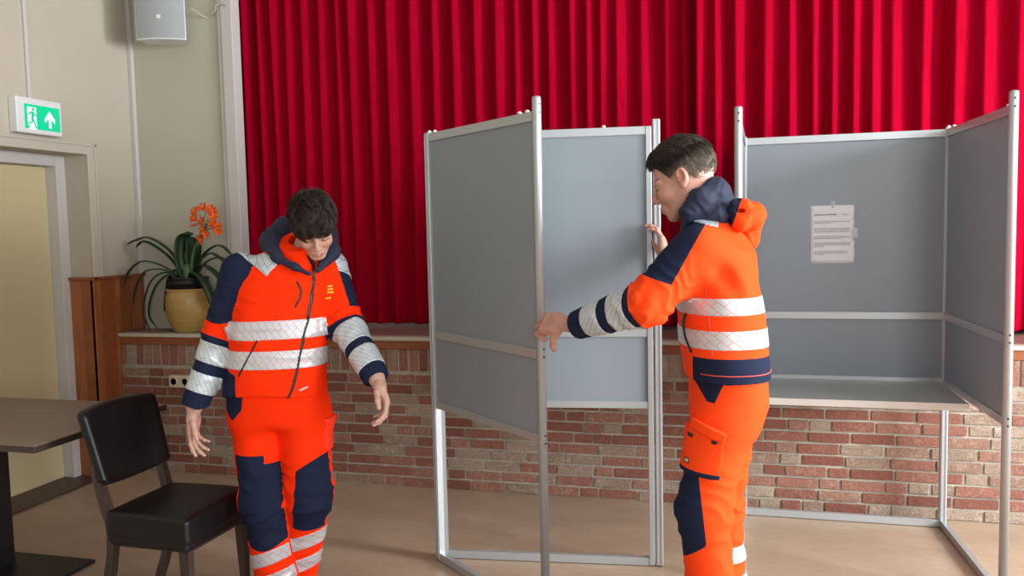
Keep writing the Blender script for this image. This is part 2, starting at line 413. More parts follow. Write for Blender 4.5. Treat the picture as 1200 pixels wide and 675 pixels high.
for p in ((e1.x + gd.x * .01, e1.y + gd.y * .01, 2.003), (e1.x + gd.x * .06, e1.y + gd.y * .06, 2.0), (g.x - gd.x * .06, g.y - gd.y * .06, 2.0), (g.x - gd.x * .11, g.y - gd.y * .11, 2.0), (-.55, 3.731, 2.0)): stud(B2, p)

# paper notice on the right booth
T = thing('paper_notice', (.500, 4.526, 1.495), 'white sheet of printed voting instructions taped on the grey back panel', 'notice')
bm = bmesh.new(); N = 14
vs = []
for i in range(N + 1):
    for j in range(11):
        x = -.106 + .212 * j / 10; z = -.148 + .296 * i / N
        edge = max(0, (j - 7) / 3); y = -.0014 - .008 * edge ** 2 * (max(0, math.sin(i * .62)) ** 2 + .15) - .001 * math.sin(i * .9)
        if j == 10: x -= .004 * (math.sin(i * 1.9) ** 2) + (.003 if i > 9 else 0)
        vs.append(bm.verts.new((x, y, z)))
for i in range(N):
    for j in range(10): bm.faces.new((vs[i * 11 + j], vs[i * 11 + j + 1], vs[(i + 1) * 11 + j + 1], vs[(i + 1) * 11 + j]))
sheet = mesh_obj('sheet', bm, M['paper'], T, True); s = sheet.modifiers.new('s', 'SOLIDIFY'); s.thickness = .0005
def text_mesh(txt, size, mat, name, ext=.0003):
    cu = bpy.data.curves.new(name, 'FONT'); cu.body = txt; cu.size = size; cu.extrude = ext; cu.offset = .00015
    o = bpy.data.objects.new(name, cu); COL.objects.link(o); dg = bpy.context.evaluated_depsgraph_get(); me = bpy.data.meshes.new_from_object(o.evaluated_get(dg))
    COL.objects.unlink(o); bpy.data.objects.remove(o); me.materials.clear(); me.materials.append(mat)
    return link(bpy.data.objects.new(name, me))
h = text_mesh('INSTRUCTIE VOOR DE KIEZER', .0078, M['ink'], 'heading'); h.parent = T; h.rotation_euler = (PI / 2, 0, 0); h.location = (-.088, -.0035, .098)
r = random.Random(4)
def line(z, x0, x1, hh=.0016):
    x = x0; bm = bmesh.new()
    while x < x1 - .003:
        w = min(r.uniform(.004, .014), x1 - x); box(bm, (x, -.0042, z), (x + w, -.0030, z + hh)); x += w + .0018
    mesh_obj('printed_line', bm, M['ink'], T)
for zz, ends in [(.066, (.083, -.01)), (.030, (.082, .082, .082)), (-.012, (.082, .05)), (-.044, (.082, .082, -.045)), (-.087, (.082, .082, -.04))]:
    for k, e in enumerate(ends): line(zz - k * .0085, -.088, e)
line(.099, .045, .072); line(-.137, -.09, -.07, .001)
bm = bmesh.new(); lathe(bm, [(.0035, -.001), (.0035, .001)], 10); o = mesh_obj('pin', bm, M['black'], T); o.rotation_euler = (PI / 2, 0, 0); o.location = (.001, -.003, .141)
M['tape'] = simple('clear_tape', (.55, .60, .62), .25, Alpha=.5)
obox('tape', (-.012, -.0012, .150), (.012, -.0006, .172), M['tape'], T, 0)
o = obox('tape', (.095, -.014, -.02), (.118, -.0134, .03), M['tape'], T, 0)
# ------------------------------------------------------------------ signed-distance modelling for the people and their clothes
F4 = np.float32
def V(*a): return np.array(a, F4)
def nrm(v): v = np.array(v, F4); return v / np.linalg.norm(v)
def smin(a, b, k):
    h = np.clip(.5 + .5 * (b - a) / k, 0, 1); return b + (a - b) * h - k * h * (1 - h)
def smax(a, b, k): return -smin(-a, -b, k)
def rc(p, a, b, ra, rb):
    a = np.array(a, F4); b = np.array(b, F4); ab = b - a; h = np.clip(((p - a) @ ab) / (ab @ ab), 0, 1)
    return np.linalg.norm(p - a - h[:, None] * ab, axis=1) - (ra + (rb - ra) * h), h
def ell(p, c, r, Rm=None):
    q = p - np.array(c, F4)
    if Rm is not None: q = q @ Rm          # columns of Rm = local axes
    r = np.array(r, F4); k0 = np.linalg.norm(q / r, axis=1); k1 = np.linalg.norm(q / (r * r), axis=1)
    return k0 * (k0 - 1) / np.maximum(k1, 1e-6)
def sbox(p, c, h, Rm=None, r=.0):
    q = p - np.array(c, F4)
    if Rm is not None: q = q @ Rm
    q = np.abs(q) - (np.array(h, F4) - r)
    return np.linalg.norm(np.maximum(q, 0), axis=1) + np.minimum(q.max(1), 0) - r
def chain(p, pts, rad, k=.02):
    """tapered limb; returns distance and the running parameter (0..n-1)"""
    d = None; t = None; bd = None
    for i in range(len(pts) - 1):
        di, h = rc(p, pts[i], pts[i + 1], rad[i], rad[i + 1])
        if d is None: d = di; t = h.copy(); bd = di
        else:
            t = np.where(di < bd, i + h, t); bd = np.minimum(bd, di); d = smin(d, di, k)
    return d, t
def zloft(p, K, n=2.3):
    """K rows: z, cx, cy, yaw, a (half width), b (half depth); yaw 0 faces -y"""
    K = np.array(K, F4); z = p[:, 2]; zz = np.linspace(K[0, 0], K[-1, 0], 90)
    def sm(c):
        y = np.interp(zz, K[:, 0], K[:, c]); 
        for _ in range(14): y[1:-1] = (y[:-2] + 2 * y[1:-1] + y[2:]) / 4
        return np.interp(z, zz, y)
    cx, cy, yw, a, b = [sm(c) for c in (1, 2, 3, 4, 5)]
    dx = p[:, 0] - cx; dy = p[:, 1] - cy; u = dx * np.cos(yw) + dy * np.sin(yw); v = -dx * np.sin(yw) + dy * np.cos(yw)
    rho = (np.abs(u / a) ** n + np.abs(v / b) ** n) ** (1 / n)
    d = (rho - 1) * np.minimum(a, b) * .95
    return d.astype(F4), u, v      # u: to the person's left, v: backwards
def wav(p, s, seed, warp=1.2):
    r = np.random.default_rng(seed); o = np.zeros(len(p), F4)
    for i in range(5):
        k = r.normal(size=3); k = (k / np.linalg.norm(k) * s * (1 + i * .45)).astype(F4); ph = r.uniform(0, 6.28); k2 = (r.normal(size=3) * s * .4).astype(F4)
        o += np.sin(p @ k + ph + warp * np.sin(p @ k2 + ph * 2)) / (1 + i * .5)
    return o / 2.2
def ridge(x): return 1 - 2 * np.abs(x)

def mesh_sdf(f, lo, hi, vox, name, mat, parent=None, attrs=None, B=8, margin=1.6):
    """sparse surface nets"""
    lo = np.array(lo, F4); hi = np.array(hi, F4); nb = np.ceil((hi - lo) / (vox * B)).astype(int)
    I = np.stack(np.meshgrid(*[np.arange(n) for n in nb], indexing='ij'), -1).reshape(-1, 3)
    cen = lo + (I + .5).astype(F4) * vox * B
    d = np.concatenate([f(c) for c in np.array_split(cen, max(1, len(cen) // 200000))])
    act = I[np.abs(d) < vox * B * .87 * margin + .012]
    g = np.stack(np.meshgrid(*[np.arange(B + 1)] * 3, indexing='ij'), -1).reshape(-1, 3)
    keys_all, pos_all, quads = [], [], []
    NB = nb * B + 2
    def key(c): return (c[..., 0].astype(np.int64) * NB[1] + c[..., 1]) * NB[2] + c[..., 2]
    for blk in np.array_split(act, max(1, len(act) // 220)):
        idx = blk[:, None, :] * B + g[None]; P = lo + idx.reshape(-1, 3).astype(F4) * vox
        D = f(P).reshape(len(blk), B + 1, B + 1, B + 1); D = np.where(D == 0, 1e-7, D); s = D < 0
        # cell vertices
        acc = np.zeros((len(blk), B, B, B, 3), F4); cnt = np.zeros((len(blk), B, B, B), F4)
        for ax in range(3):
            for o1 in (0, 1):
                for o2 in (0, 1):
                    off = [0, 0, 0]; oth = [a for a in range(3) if a != ax]; off[oth[0]] = o1; off[oth[1]] = o2
                    sl0 = tuple([slice(None)] + [slice(off[a], off[a] + B) for a in range(3)])
                    off1 = off[:]; off1[ax] = 1; sl1 = tuple([slice(None)] + [slice(off1[a], off1[a] + B) for a in range(3)])
                    a0, a1 = D[sl0], D[sl1]; m = (a0 < 0) != (a1 < 0); t = np.where(m, a0 / np.where(m, a0 - a1, 1), 0)
                    for a in range(3): acc[..., a] += np.where(m, (off[a] if a != ax else t), 0)
                    cnt += m
        has = cnt > 0; w = np.argwhere(has); cell = blk[w[:, 0]] * B + w[:, 1:]
        pos = lo + (cell + acc[has] / cnt[has][:, None]).astype(F4) * vox
        keys_all.append(key(cell)); pos_all.append(pos)
        for ax in range(3):
            oth = [(ax + 1) % 3, (ax + 2) % 3]
            sl0 = (slice(None), slice(0, B), slice(0, B), slice(0, B)); e = [slice(0, B)] * 3; e[ax] = slice(1, B + 1); sl1 = tuple([slice(None)] + e)
            a0, a1 = s[sl0], s[sl1]; m = np.argwhere(a0 != a1)
            if not len(m): continue
            base = blk[m[:, 0]] * B + m[:, 1:]; flip = a0[tuple(m.T)]
            o1 = np.zeros(3, int); o1[oth[0]] = 1; o2 = np.zeros(3, int); o2[oth[1]] = 1
            q = np.stack([key(base - o1 - o2), key(base - o2), key(base), key(base - o1)], 1)
            q = np.where(flip[:, None], q, q[:, ::-1]); quads.append(q)
    if not quads: return None
    K = np.concatenate(keys_all); P = np.concatenate(pos_all); Q = np.concatenate(quads)
    o = np.argsort(K); K = K[o]; P = P[o]
    qi = np.searchsorted(K, Q); qi = np.minimum(qi, len(K) - 1); ok = (K[qi] == Q).all(1); qi = qi[ok]
    used = np.unique(qi); remap = np.zeros(len(P), int); remap[used] = np.arange(len(used)); P = P[used]; qi = remap[qi]
    # project vertices onto the surface a little
    e = vox * .5
    for _ in range(2):
        d0 = f(P); G = np.stack([f(P + V(e, 0, 0)) - d0, f(P + V(0, e, 0)) - d0, f(P + V(0, 0, e)) - d0], 1) / e
        gl = np.maximum((G * G).sum(1), .25); st = np.clip(d0 / gl, -vox * .5, vox * .5); P = P - G * st[:, None] * .7
    me = bpy.data.meshes.new(name); me.vertices.add(len(P)); me.vertices.foreach_set('co', P.ravel())
    me.loops.add(len(qi) * 4); me.loops.foreach_set('vertex_index', qi.ravel().astype('i')); me.polygons.add(len(qi))
    me.polygons.foreach_set('loop_start', (np.arange(len(qi)) * 4).astype('i')); me.polygons.foreach_set('loop_total', np.full(len(qi), 4, 'i'))
    me.polygons.foreach_set('use_smooth', np.ones(len(qi), bool)); me.update(calc_edges=True); me.validate()
    for m in (mat if isinstance(mat, (list, tuple)) else [mat]): me.materials.append(m)
    if attrs:
        for n_, fn in attrs.items():
            v = fn(P); 
            if v.ndim == 2: a = me.attributes.new(n_, 'FLOAT_VECTOR', 'POINT'); a.data.foreach_set('vector', v.astype('f').ravel())
            else: a = me.attributes.new(n_, 'FLOAT', 'POINT'); a.data.foreach_set('value', v.astype('f'))
    return link(bpy.data.objects.new(name, me), parent)

# ---- cloth and skin materials
ORANGE = (1.0, .034, .001); ORANGE2 = (1.0, .070, .009); NAVY = (.012, .018, .045)
def cloth(name, orange=ORANGE):
    m, nt, b = newmat(name); at = node(nt, 'ShaderNodeAttribute', attribute_name='navy'); v = objco(nt)
    f = mathn(nt, 'GREATER_THAN', at.outputs['Fac'], 0.)
    c = mix(nt, f, orange, NAVY); nt.links.new(c, b.inputs['Base Color']); setp(b, Roughness=.8)
    b.inputs['Specular IOR Level'].default_value = .12
    w = node(nt, 'ShaderNodeTexNoise'); w.inputs['Scale'].default_value = 700; nt.links.new(v, w.inputs['Vector'])
    bump(nt, b, w.outputs['Fac'], .12, .001); return m
M['cloth'] = cloth('high_vis_cloth'); M['cloth2'] = cloth('high_vis_cloth_paler', ORANGE2)
M['navy'] = simple('navy_cloth', NAVY, .8, bscale=600, bstr=.1)
M['orange'] = simple('orange_cloth', ORANGE, .75, bscale=600, bstr=.1)
M['zip'] = simple('zip_black', (.012, .012, .014), .45)
M['thread'] = simple('thread', (.75, .09, .06), .7)
def reflective(name, linecol, wth, base=(.60, .66, .70), diag=False, sc=22.):
    m, nt, b = newmat(name); at = node(nt, 'ShaderNodeAttribute', attribute_name='uvw')
    mp = node(nt, 'ShaderNodeMapping'); mp.inputs['Rotation'].default_value = (0, 0, PI / 4 if not diag else PI / 3.4); nt.links.new(at.outputs['Vector'], mp.inputs['Vector'])
    br = node(nt, 'ShaderNodeTexBrick'); br.offset = .5; br.inputs['Scale'].default_value = sc; br.inputs['Mortar Size'].default_value = wth; br.inputs['Mortar Smooth'].default_value = .1
    br.inputs['Brick Width'].default_value = 1.0 if not diag else 1.4; br.inputs['Row Height'].default_value = .5 if not diag else .36; nt.links.new(mp.outputs['Vector'], br.inputs['Vector'])
    br.inputs['Color1'].default_value = (*base, 1); br.inputs['Color2'].default_value = (*[c * .97 for c in base], 1); br.inputs['Mortar'].default_value = (*linecol, 1)
    nt.links.new(br.outputs['Color'], b.inputs['Base Color']); setp(b, Roughness=.38, Metallic=.25)
    n = noise(nt, 30, 3, objco(nt)); bump(nt, b, n.outputs['Fac'], .15, .004); return m
M['refl_o'] = reflective('reflective_on_orange', (.85, .22, .16), .022)
M['refl_n'] = reflective('reflective_on_navy', (.26, .30, .35), .018, diag=True)
M['refl_s'] = reflective('reflective_shoulder', (.12, .20, .30), .02)
def skinmat(name, c, lip=(.50, .19, .16), brow=(.10, .06, .045)):
    m, nt, b = newmat(name); n = noise(nt, 45, 4, objco(nt)); r = ramp(nt, n.outputs['Fac'], [(.3, tuple(x * .9 for x in c)), (.7, tuple(min(1, x * 1.06) for x in c))])
    a1 = node(nt, 'ShaderNodeAttribute', attribute_name='lip'); a2 = node(nt, 'ShaderNodeAttribute', attribute_name='brow'); a3 = node(nt, 'ShaderNodeAttribute', attribute_name='red')
    x = mix(nt, a3.outputs['Fac'], r.outputs['Color'], (c[0] * .95, c[1] * .55, c[2] * .5)); x = mix(nt, a1.outputs['Fac'], x, lip); x = mix(nt, a2.outputs['Fac'], x, brow)
    nt.links.new(x, b.inputs['Base Color']); setp(b, Roughness=.5, Subsurface_Weight=.12, Subsurface_Radius=(.012, .005, .003), Subsurface_Scale=.5)
    bump(nt, b, noise(nt, 220, 3, objco(nt)).outputs['Fac'], .06, .001); return m

# ---- heads
def head_axes(pos, fwd, up, sc):
    fw = nrm(fwd); u = np.array(up, F4); u = u - fw * (u @ fw); u /= np.linalg.norm(u); rt = np.cross(fw, u)   # rt: person's right
    return dict(c=np.array(pos, F4), R=np.stack([rt, fw, u], 1).astype(F4), s=sc)
def toloc(p, H): return ((p - H['c']) @ H['R']) / H['s']
def toworld(q, H): return H['c'] + (np.array(q, F4) * H['s']) @ H['R'].T
def f_head(p, H, young=True):
    q = toloc(p, H); m = q.copy(); m[:, 0] = np.abs(q[:, 0])
    d = ell(q, (0, -.014, .034), (.074, .096, .088))
    d = smin(d, ell(q, (0, .020, -.030), (.058, .068, .078)), .03)
    d = smin(d, rc(m, (.050, -.006, -.052), (.016, .066, -.094), .017, .016)[0], .025)
    d = smin(d, ell(q, (0, .070, -.098), (.021, .018, .017)), .018)
    d = smin(d, ell(m, (.036, .060, -.030), (.026, .026, .026)), .022)
    d = smin(d, rc(m, (.010, .084, .012), (.048, .068, .014), .0075, .007)[0], .016)
    d = smax(d, -ell(m, (.031, .097, -.006), (.020, .017, .014)), .012)
    d = smin(d, ell(m, (.031, .0735, -.006), (.0145, .0135, .0125)), .004)
    d = smin(d, rc(q, (0, .086, .006), (0, .109, -.033), .0075, .0095)[0], .010)
    d = smin(d, ell(m, (.011, .097, -.038), (.0085, .0115, .0085)), .006)
    d = smax(d, -ell(m, (.0065, .1035, -.047), (.0035, .005, .004)), .003)
    d = smin(d, ell(q, (0, .082, -.066), (.028, .017, .020)), .012)
    d = smin(d, rc(m, (0, .0975, -.0625), (.021, .086, -.0655), .0052, .003)[0], .005)
    d = smin(d, rc(m, (0, .0945, -.0735), (.017, .086, -.071), .0066, .003)[0], .005)
    d = smax(d, -ell(m, (0, .104, -.068), (.024, .010, .0013)), .003)
    # ears
    ea = smax(ell(m, (.079, -.013, -.004), (.0105, .0175, .029)), -ell(m, (.087, -.009, .001), (.0085, .010, .019)), .003); ea = smax(ea, -ell(m, (.086, -.001, -.006), (.008, .006, .007)), .003)
    ea = smin(ea, ell(m, (.0795, -.006, -.030), (.007, .009, .009)), .006)
    d = smin(d, ea, .006)
    d = smax(d, -ell(m, (.090, -.012, -.001), (.0125, .0085, .0165)), .003)
    return d * H['s']
def head_attrs(H, soft=.004):
    def lip(P):
        q = toloc(P, H); m = q.copy(); m[:, 0] = np.abs(m[:, 0]); d = ell(m, (0, .096, -.068), (.024, .03, .0105)); return np.clip(-d / .003, 0, 1) * (q[:, 1] > .075) * .8
    def brow(P):
        q = toloc(P, H); a = np.arctan2(np.abs(q[:, 0]), np.maximum(q[:, 1], 1e-3)); u = np.clip((a - .14) / .62, 0, 1)
        zc = .0165 + .0055 * np.sin(u * 2.6); w = .0042 * (1 - .55 * u); b_ = np.clip(1.2 - np.maximum(np.abs(q[:, 2] - zc) / w, np.abs(u - .5) / .5 + .01), 0, .25) * 3.2
        l_ = np.clip(1.3 - np.maximum(np.abs(q[:, 2] + .0105 - .002 * np.sin((a - .22) * 8)) / .0026, np.abs(a - .40) / .17), 0, .3) * 3
        return np.maximum(b_ * (u > 0) * (u < 1), l_) * (q[:, 1] > .03)
    def red(P):
        q = toloc(P, H); m = q.copy(); m[:, 0] = np.abs(m[:, 0])
        d = np.minimum(ell(m, (.04, .07, -.03), (.026, .03, .026)), ell(q, (0, .11, -.034), (.016, .016, .013))); d = np.minimum(d, ell(m, (.084, -.01, 0), (.014, .026, .036)))
        return np.clip(.5 - d / .03, 0, 1) * .35
    return dict(lip=lip, brow=brow, red=red)

# ---- hands
def hand_def(w, d, n, s, flex, thumb, sc=1., spread=.06, lead=None):
    """w wrist, d towards the knuckles, n out of the palm, s towards the thumb side; flex: per finger three bend angles"""
    d = nrm(d); n = np.array(n, F4); n = n - d * (n @ d); n = nrm(n); s0 = np.cross(n, d); s_ = s0 if s0 @ np.array(s, F4) > 0 else -s0
    w = np.array(w, F4); chains = []
    L = [(.044, .026, .022), (.049, .030, .024), (.045, .028, .023), (.035, .021, .020)]; off = [.030, .0095, -.0105, -.029]; kn = [.090, .094, .090, .082]; rr = [.0090, .0092, .0088, .0078]
    for i in range(4):
        a = spread * (1.5 - i); dd = nrm(d + s_ * a); b = w + (d * kn[i] + s_ * off[i]) * sc - n * .002; pts = [b - dd * .02 * sc, b]; rad = [rr[i] * sc * 1.08, rr[i] * sc * 1.06]; ang = 0
        for j in range(3):
            ang += flex[i][j]; v = dd * math.cos(ang) + n * math.sin(ang); b = b + v * L[i][j] * sc; pts.append(b); rad.append(rr[i] * sc * (.98 - .09 * (j + 1)))
        chains.append((pts, rad))
    tb = w + (d * .022 + s_ * .024 + n * .008) * sc; td = thumb
    pts = [tb]; rad = [.0145 * sc]; 
    for (a, b_, c), l, r_ in zip(td, (.040, .034, .027), (.0115, .0102, .0085)):
        v = nrm(d * a + s_ * b_ + n * c); pts.append(pts[-1] + v * l * sc); rad.append(r_ * sc)
    chains.append((pts, rad))
    R = np.stack([s_, d, n], 1).astype(F4)
    P = np.concatenate([np.array(c[0]) for c in chains]); cen = P.mean(0); rad_ = np.abs(np.linalg.norm(P - cen, axis=1)).max() + .05
    return dict(w=w, R=R, sc=sc, chains=chains, cen=cen.astype(F4), rad=max(rad_, .12))
def f_hand(p, Hd):
    q = (p - Hd['w']) @ Hd['R'] / Hd['sc']
    palm = sbox(q, (.0, .060, -.001), (.040, .036, .0135), None, .013)
    palm = smin(palm, sbox(q, (.001, .026, 0), (.031, .026, .015), None, .014), .02)
    palm = smin(palm, ell(q, (.024, .040, .010), (.017, .030, .014)), .012); palm = smin(palm, ell(q, (-.024, .042, .008), (.013, .032, .012)), .012)
    d = palm * Hd['sc']; fd = None
    for i, (pts, rad) in enumerate(Hd['chains']):
        di = chain(p, pts, rad, .004)[0]
        # slightly thicker knuckles
        for j in (2, 3):
            if j < len(pts) - (1 if i == 4 else 0): di = smin(di, np.linalg.norm(p - pts[j], axis=1) - rad[j] * 1.09, .004)
        d = smin(d, di, .010 if i < 4 else .014) if False else (np.where(True, smin(d, di, .009), d) if i == 4 else d)
        if i < 4: fd = di if fd is None else smin(fd, di, .0022)
    return smin(d, fd, .009)

def near(p, cen, rad, fn, pad=.07):
    dc = np.linalg.norm(p - np.array(cen, F4), axis=1) - rad; out = np.maximum(dc, pad * .5).astype(F4) + 0; m = dc < pad
    if m.any(): out[m] = fn(p[m])
    return out

# ---- hair: a cap under many combed locks
def hairmat(name, c1, c2, grey=None):
    m, nt, b = newmat(name); at = node(nt, 'ShaderNodeAttribute', attribute_name='v'); r = ramp(nt, at.outputs['Fac'], [(0, c1), (1, c2)]); x = r.outputs['Color']
    if grey:
        a2 = node(nt, 'ShaderNodeAttribute', attribute_name='g'); x = mix(nt, a2.outputs['Fac'], x, grey)
    nt.links.new(x, b.inputs['Base Color']); setp(b, Roughness=.65); b.inputs['Specular IOR Level'].default_value = .3; return m
def hair(name, H, capf, start, flow, lift, length, rad, mat, parent, n, seed, clumps=200):
    """start(r)-> local point; flow(q)-> direction in head space; locks hug the cap ellipsoids"""
    r = np.random.default_rng(seed); q = start(r, n); Np = 7; L = length(q, r); pts = [q.copy()]
    def capd(x): return capf(x)
    def grad(x):
        e = .002; d0 = capd(x); return np.stack([capd(x + V(e, 0, 0)) - d0, capd(x + V(0, e, 0)) - d0, capd(x + V(0, 0, e)) - d0], 1) / e
    cur = q.copy(); K_ = q[:clumps]; idx = np.argmin(((q[:, None] - K_[None]) ** 2).sum(2), 1); n = len(q); cj = r.normal(size=K_.shape) * .40; cu = r.uniform(0, 1, len(K_)); jit = cj[idx] + r.normal(size=q.shape) * .10; cl = (K_[idx] - q) * 14; L = L * (.75 + .5 * cu[idx])
    for i in range(Np - 1):
        g = grad(cur); g /= np.linalg.norm(g, axis=1)[:, None] + 1e-9; fl = flow(cur) + jit + cl; fl = fl - g * (fl * g).sum(1)[:, None]; fl /= np.linalg.norm(fl, axis=1)[:, None] + 1e-9
        cur = cur + fl * (L / (Np - 1))[:, None]; g = grad(cur); g /= np.linalg.norm(g, axis=1)[:, None] + 1e-9; cur = cur - g * (capd(cur) - lift(i / (Np - 1), cu[idx], n))[:, None]; pts.append(cur.copy())
    P = np.stack(pts, 1).astype(F4)      # n, Np, 3
    P = (P.reshape(-1, 3) * H['s']) @ H['R'].T + H['c']; P = P.reshape(n, Np, 3)
    T = np.gradient(P, axis=1); T /= np.linalg.norm(T, axis=2)[..., None] + 1e-9
    ref = V(.3, .5, .8); A = np.cross(T, ref); A /= np.linalg.norm(A, axis=2)[..., None] + 1e-9; Bv = np.cross(T, A)
    rr = rad * H['s'] * r.uniform(.6, 1.25, (n, 1)) * np.array([.7, 1, 1, .95, .8, .55, .12])[None]
    rings = np.stack([P + (A * math.cos(a) + Bv * math.sin(a)) * rr[..., None] for a in (0, 2.094, 4.189)], 2)   # n,Np,3,3
    verts = rings.reshape(-1, 3); base = (np.arange(n) * Np * 3)[:, None, None]; k = (np.arange(Np - 1) * 3)[None, :, None]; j = np.arange(3)[None, None, :]
    a0 = base + k + j; a1 = base + k + (j + 1) % 3; qd = np.stack([a0, a1, a1 + 3, a0 + 3], -1).reshape(-1, 4)
    vv = np.repeat(np.clip(.6 * cu[idx] + .4 * r.uniform(0, 1, n), 0, 1), Np * 3)
    return verts, qd, vv
def mesh_from(name, verts, quads, mat, parent, attrs=None):
    me = bpy.data.meshes.new(name); me.vertices.add(len(verts)); me.vertices.foreach_set('co', np.asarray(verts, 'f').ravel())
    me.loops.add(len(quads) * 4); me.loops.foreach_set('vertex_index', np.asarray(quads, 'i').ravel()); me.polygons.add(len(quads))
    me.polygons.foreach_set('loop_start', (np.arange(len(quads)) * 4).astype('i')); me.polygons.foreach_set('loop_total', np.full(len(quads), 4, 'i'))
    me.polygons.foreach_set('use_smooth', np.ones(len(quads), bool)); me.update(calc_edges=True); me.materials.append(mat)
    for n_, v in (attrs or {}).items(): a = me.attributes.new(n_, 'FLOAT', 'POINT'); a.data.foreach_set('value', np.asarray(v, 'f'))
    return link(bpy.data.objects.new(name, me), parent)

def region_mesh(name, base, region, up, mat, parent, lo, hi, vox, attrs=None, depth=.008):
    """a patch lying on a garment: base surface raised by `up`, cut to region<0"""
    def f(p):
        d = base(p); r_ = region(p); return np.maximum(np.maximum(d - up, -(d + depth)), r_)
    return mesh_sdf(f, lo, hi, vox, name, mat, parent, attrs)
def shoe(name, ank, fwd, parent, sc=1.):
    fw = nrm(fwd); rt = np.cross(fw, V(0, 0, 1)); R = np.stack([rt, fw, V(0, 0, 1)], 1).astype(F4); c = V(ank[0], ank[1], 0)
    def f(p):
        q = (p - c) @ R / sc
        d = rc(q, (0, -.035, .045), (0, .165, .040), .040, .040)[0]; d = smin(d, rc(q, (0, -.01, .07), (0, .0, .13), .046, .048)[0], .03)
        d = smin(d, ell(q, (0, .15, .04), (.050, .065, .038)), .02)
        d = smax(d, -(q[:, 2] - .004), .006); sole = sbox(q, (0, .075, .014), (.049, .145, .014), None, .012); sole = smax(sole, rc(q * V(1, 1, 0), (0, -.03, 0), (0, .165, 0), .047, .052)[0], .01)
        d = smax(d, q[:, 2] - .155, .008)
        return smin(d, sole, .004) * sc
    lo = c + V(-.28, -.28, -.01); hi = c + V(.28, .28, .2)
    return mesh_sdf(f, lo, hi, .005, name, M['black'], parent)

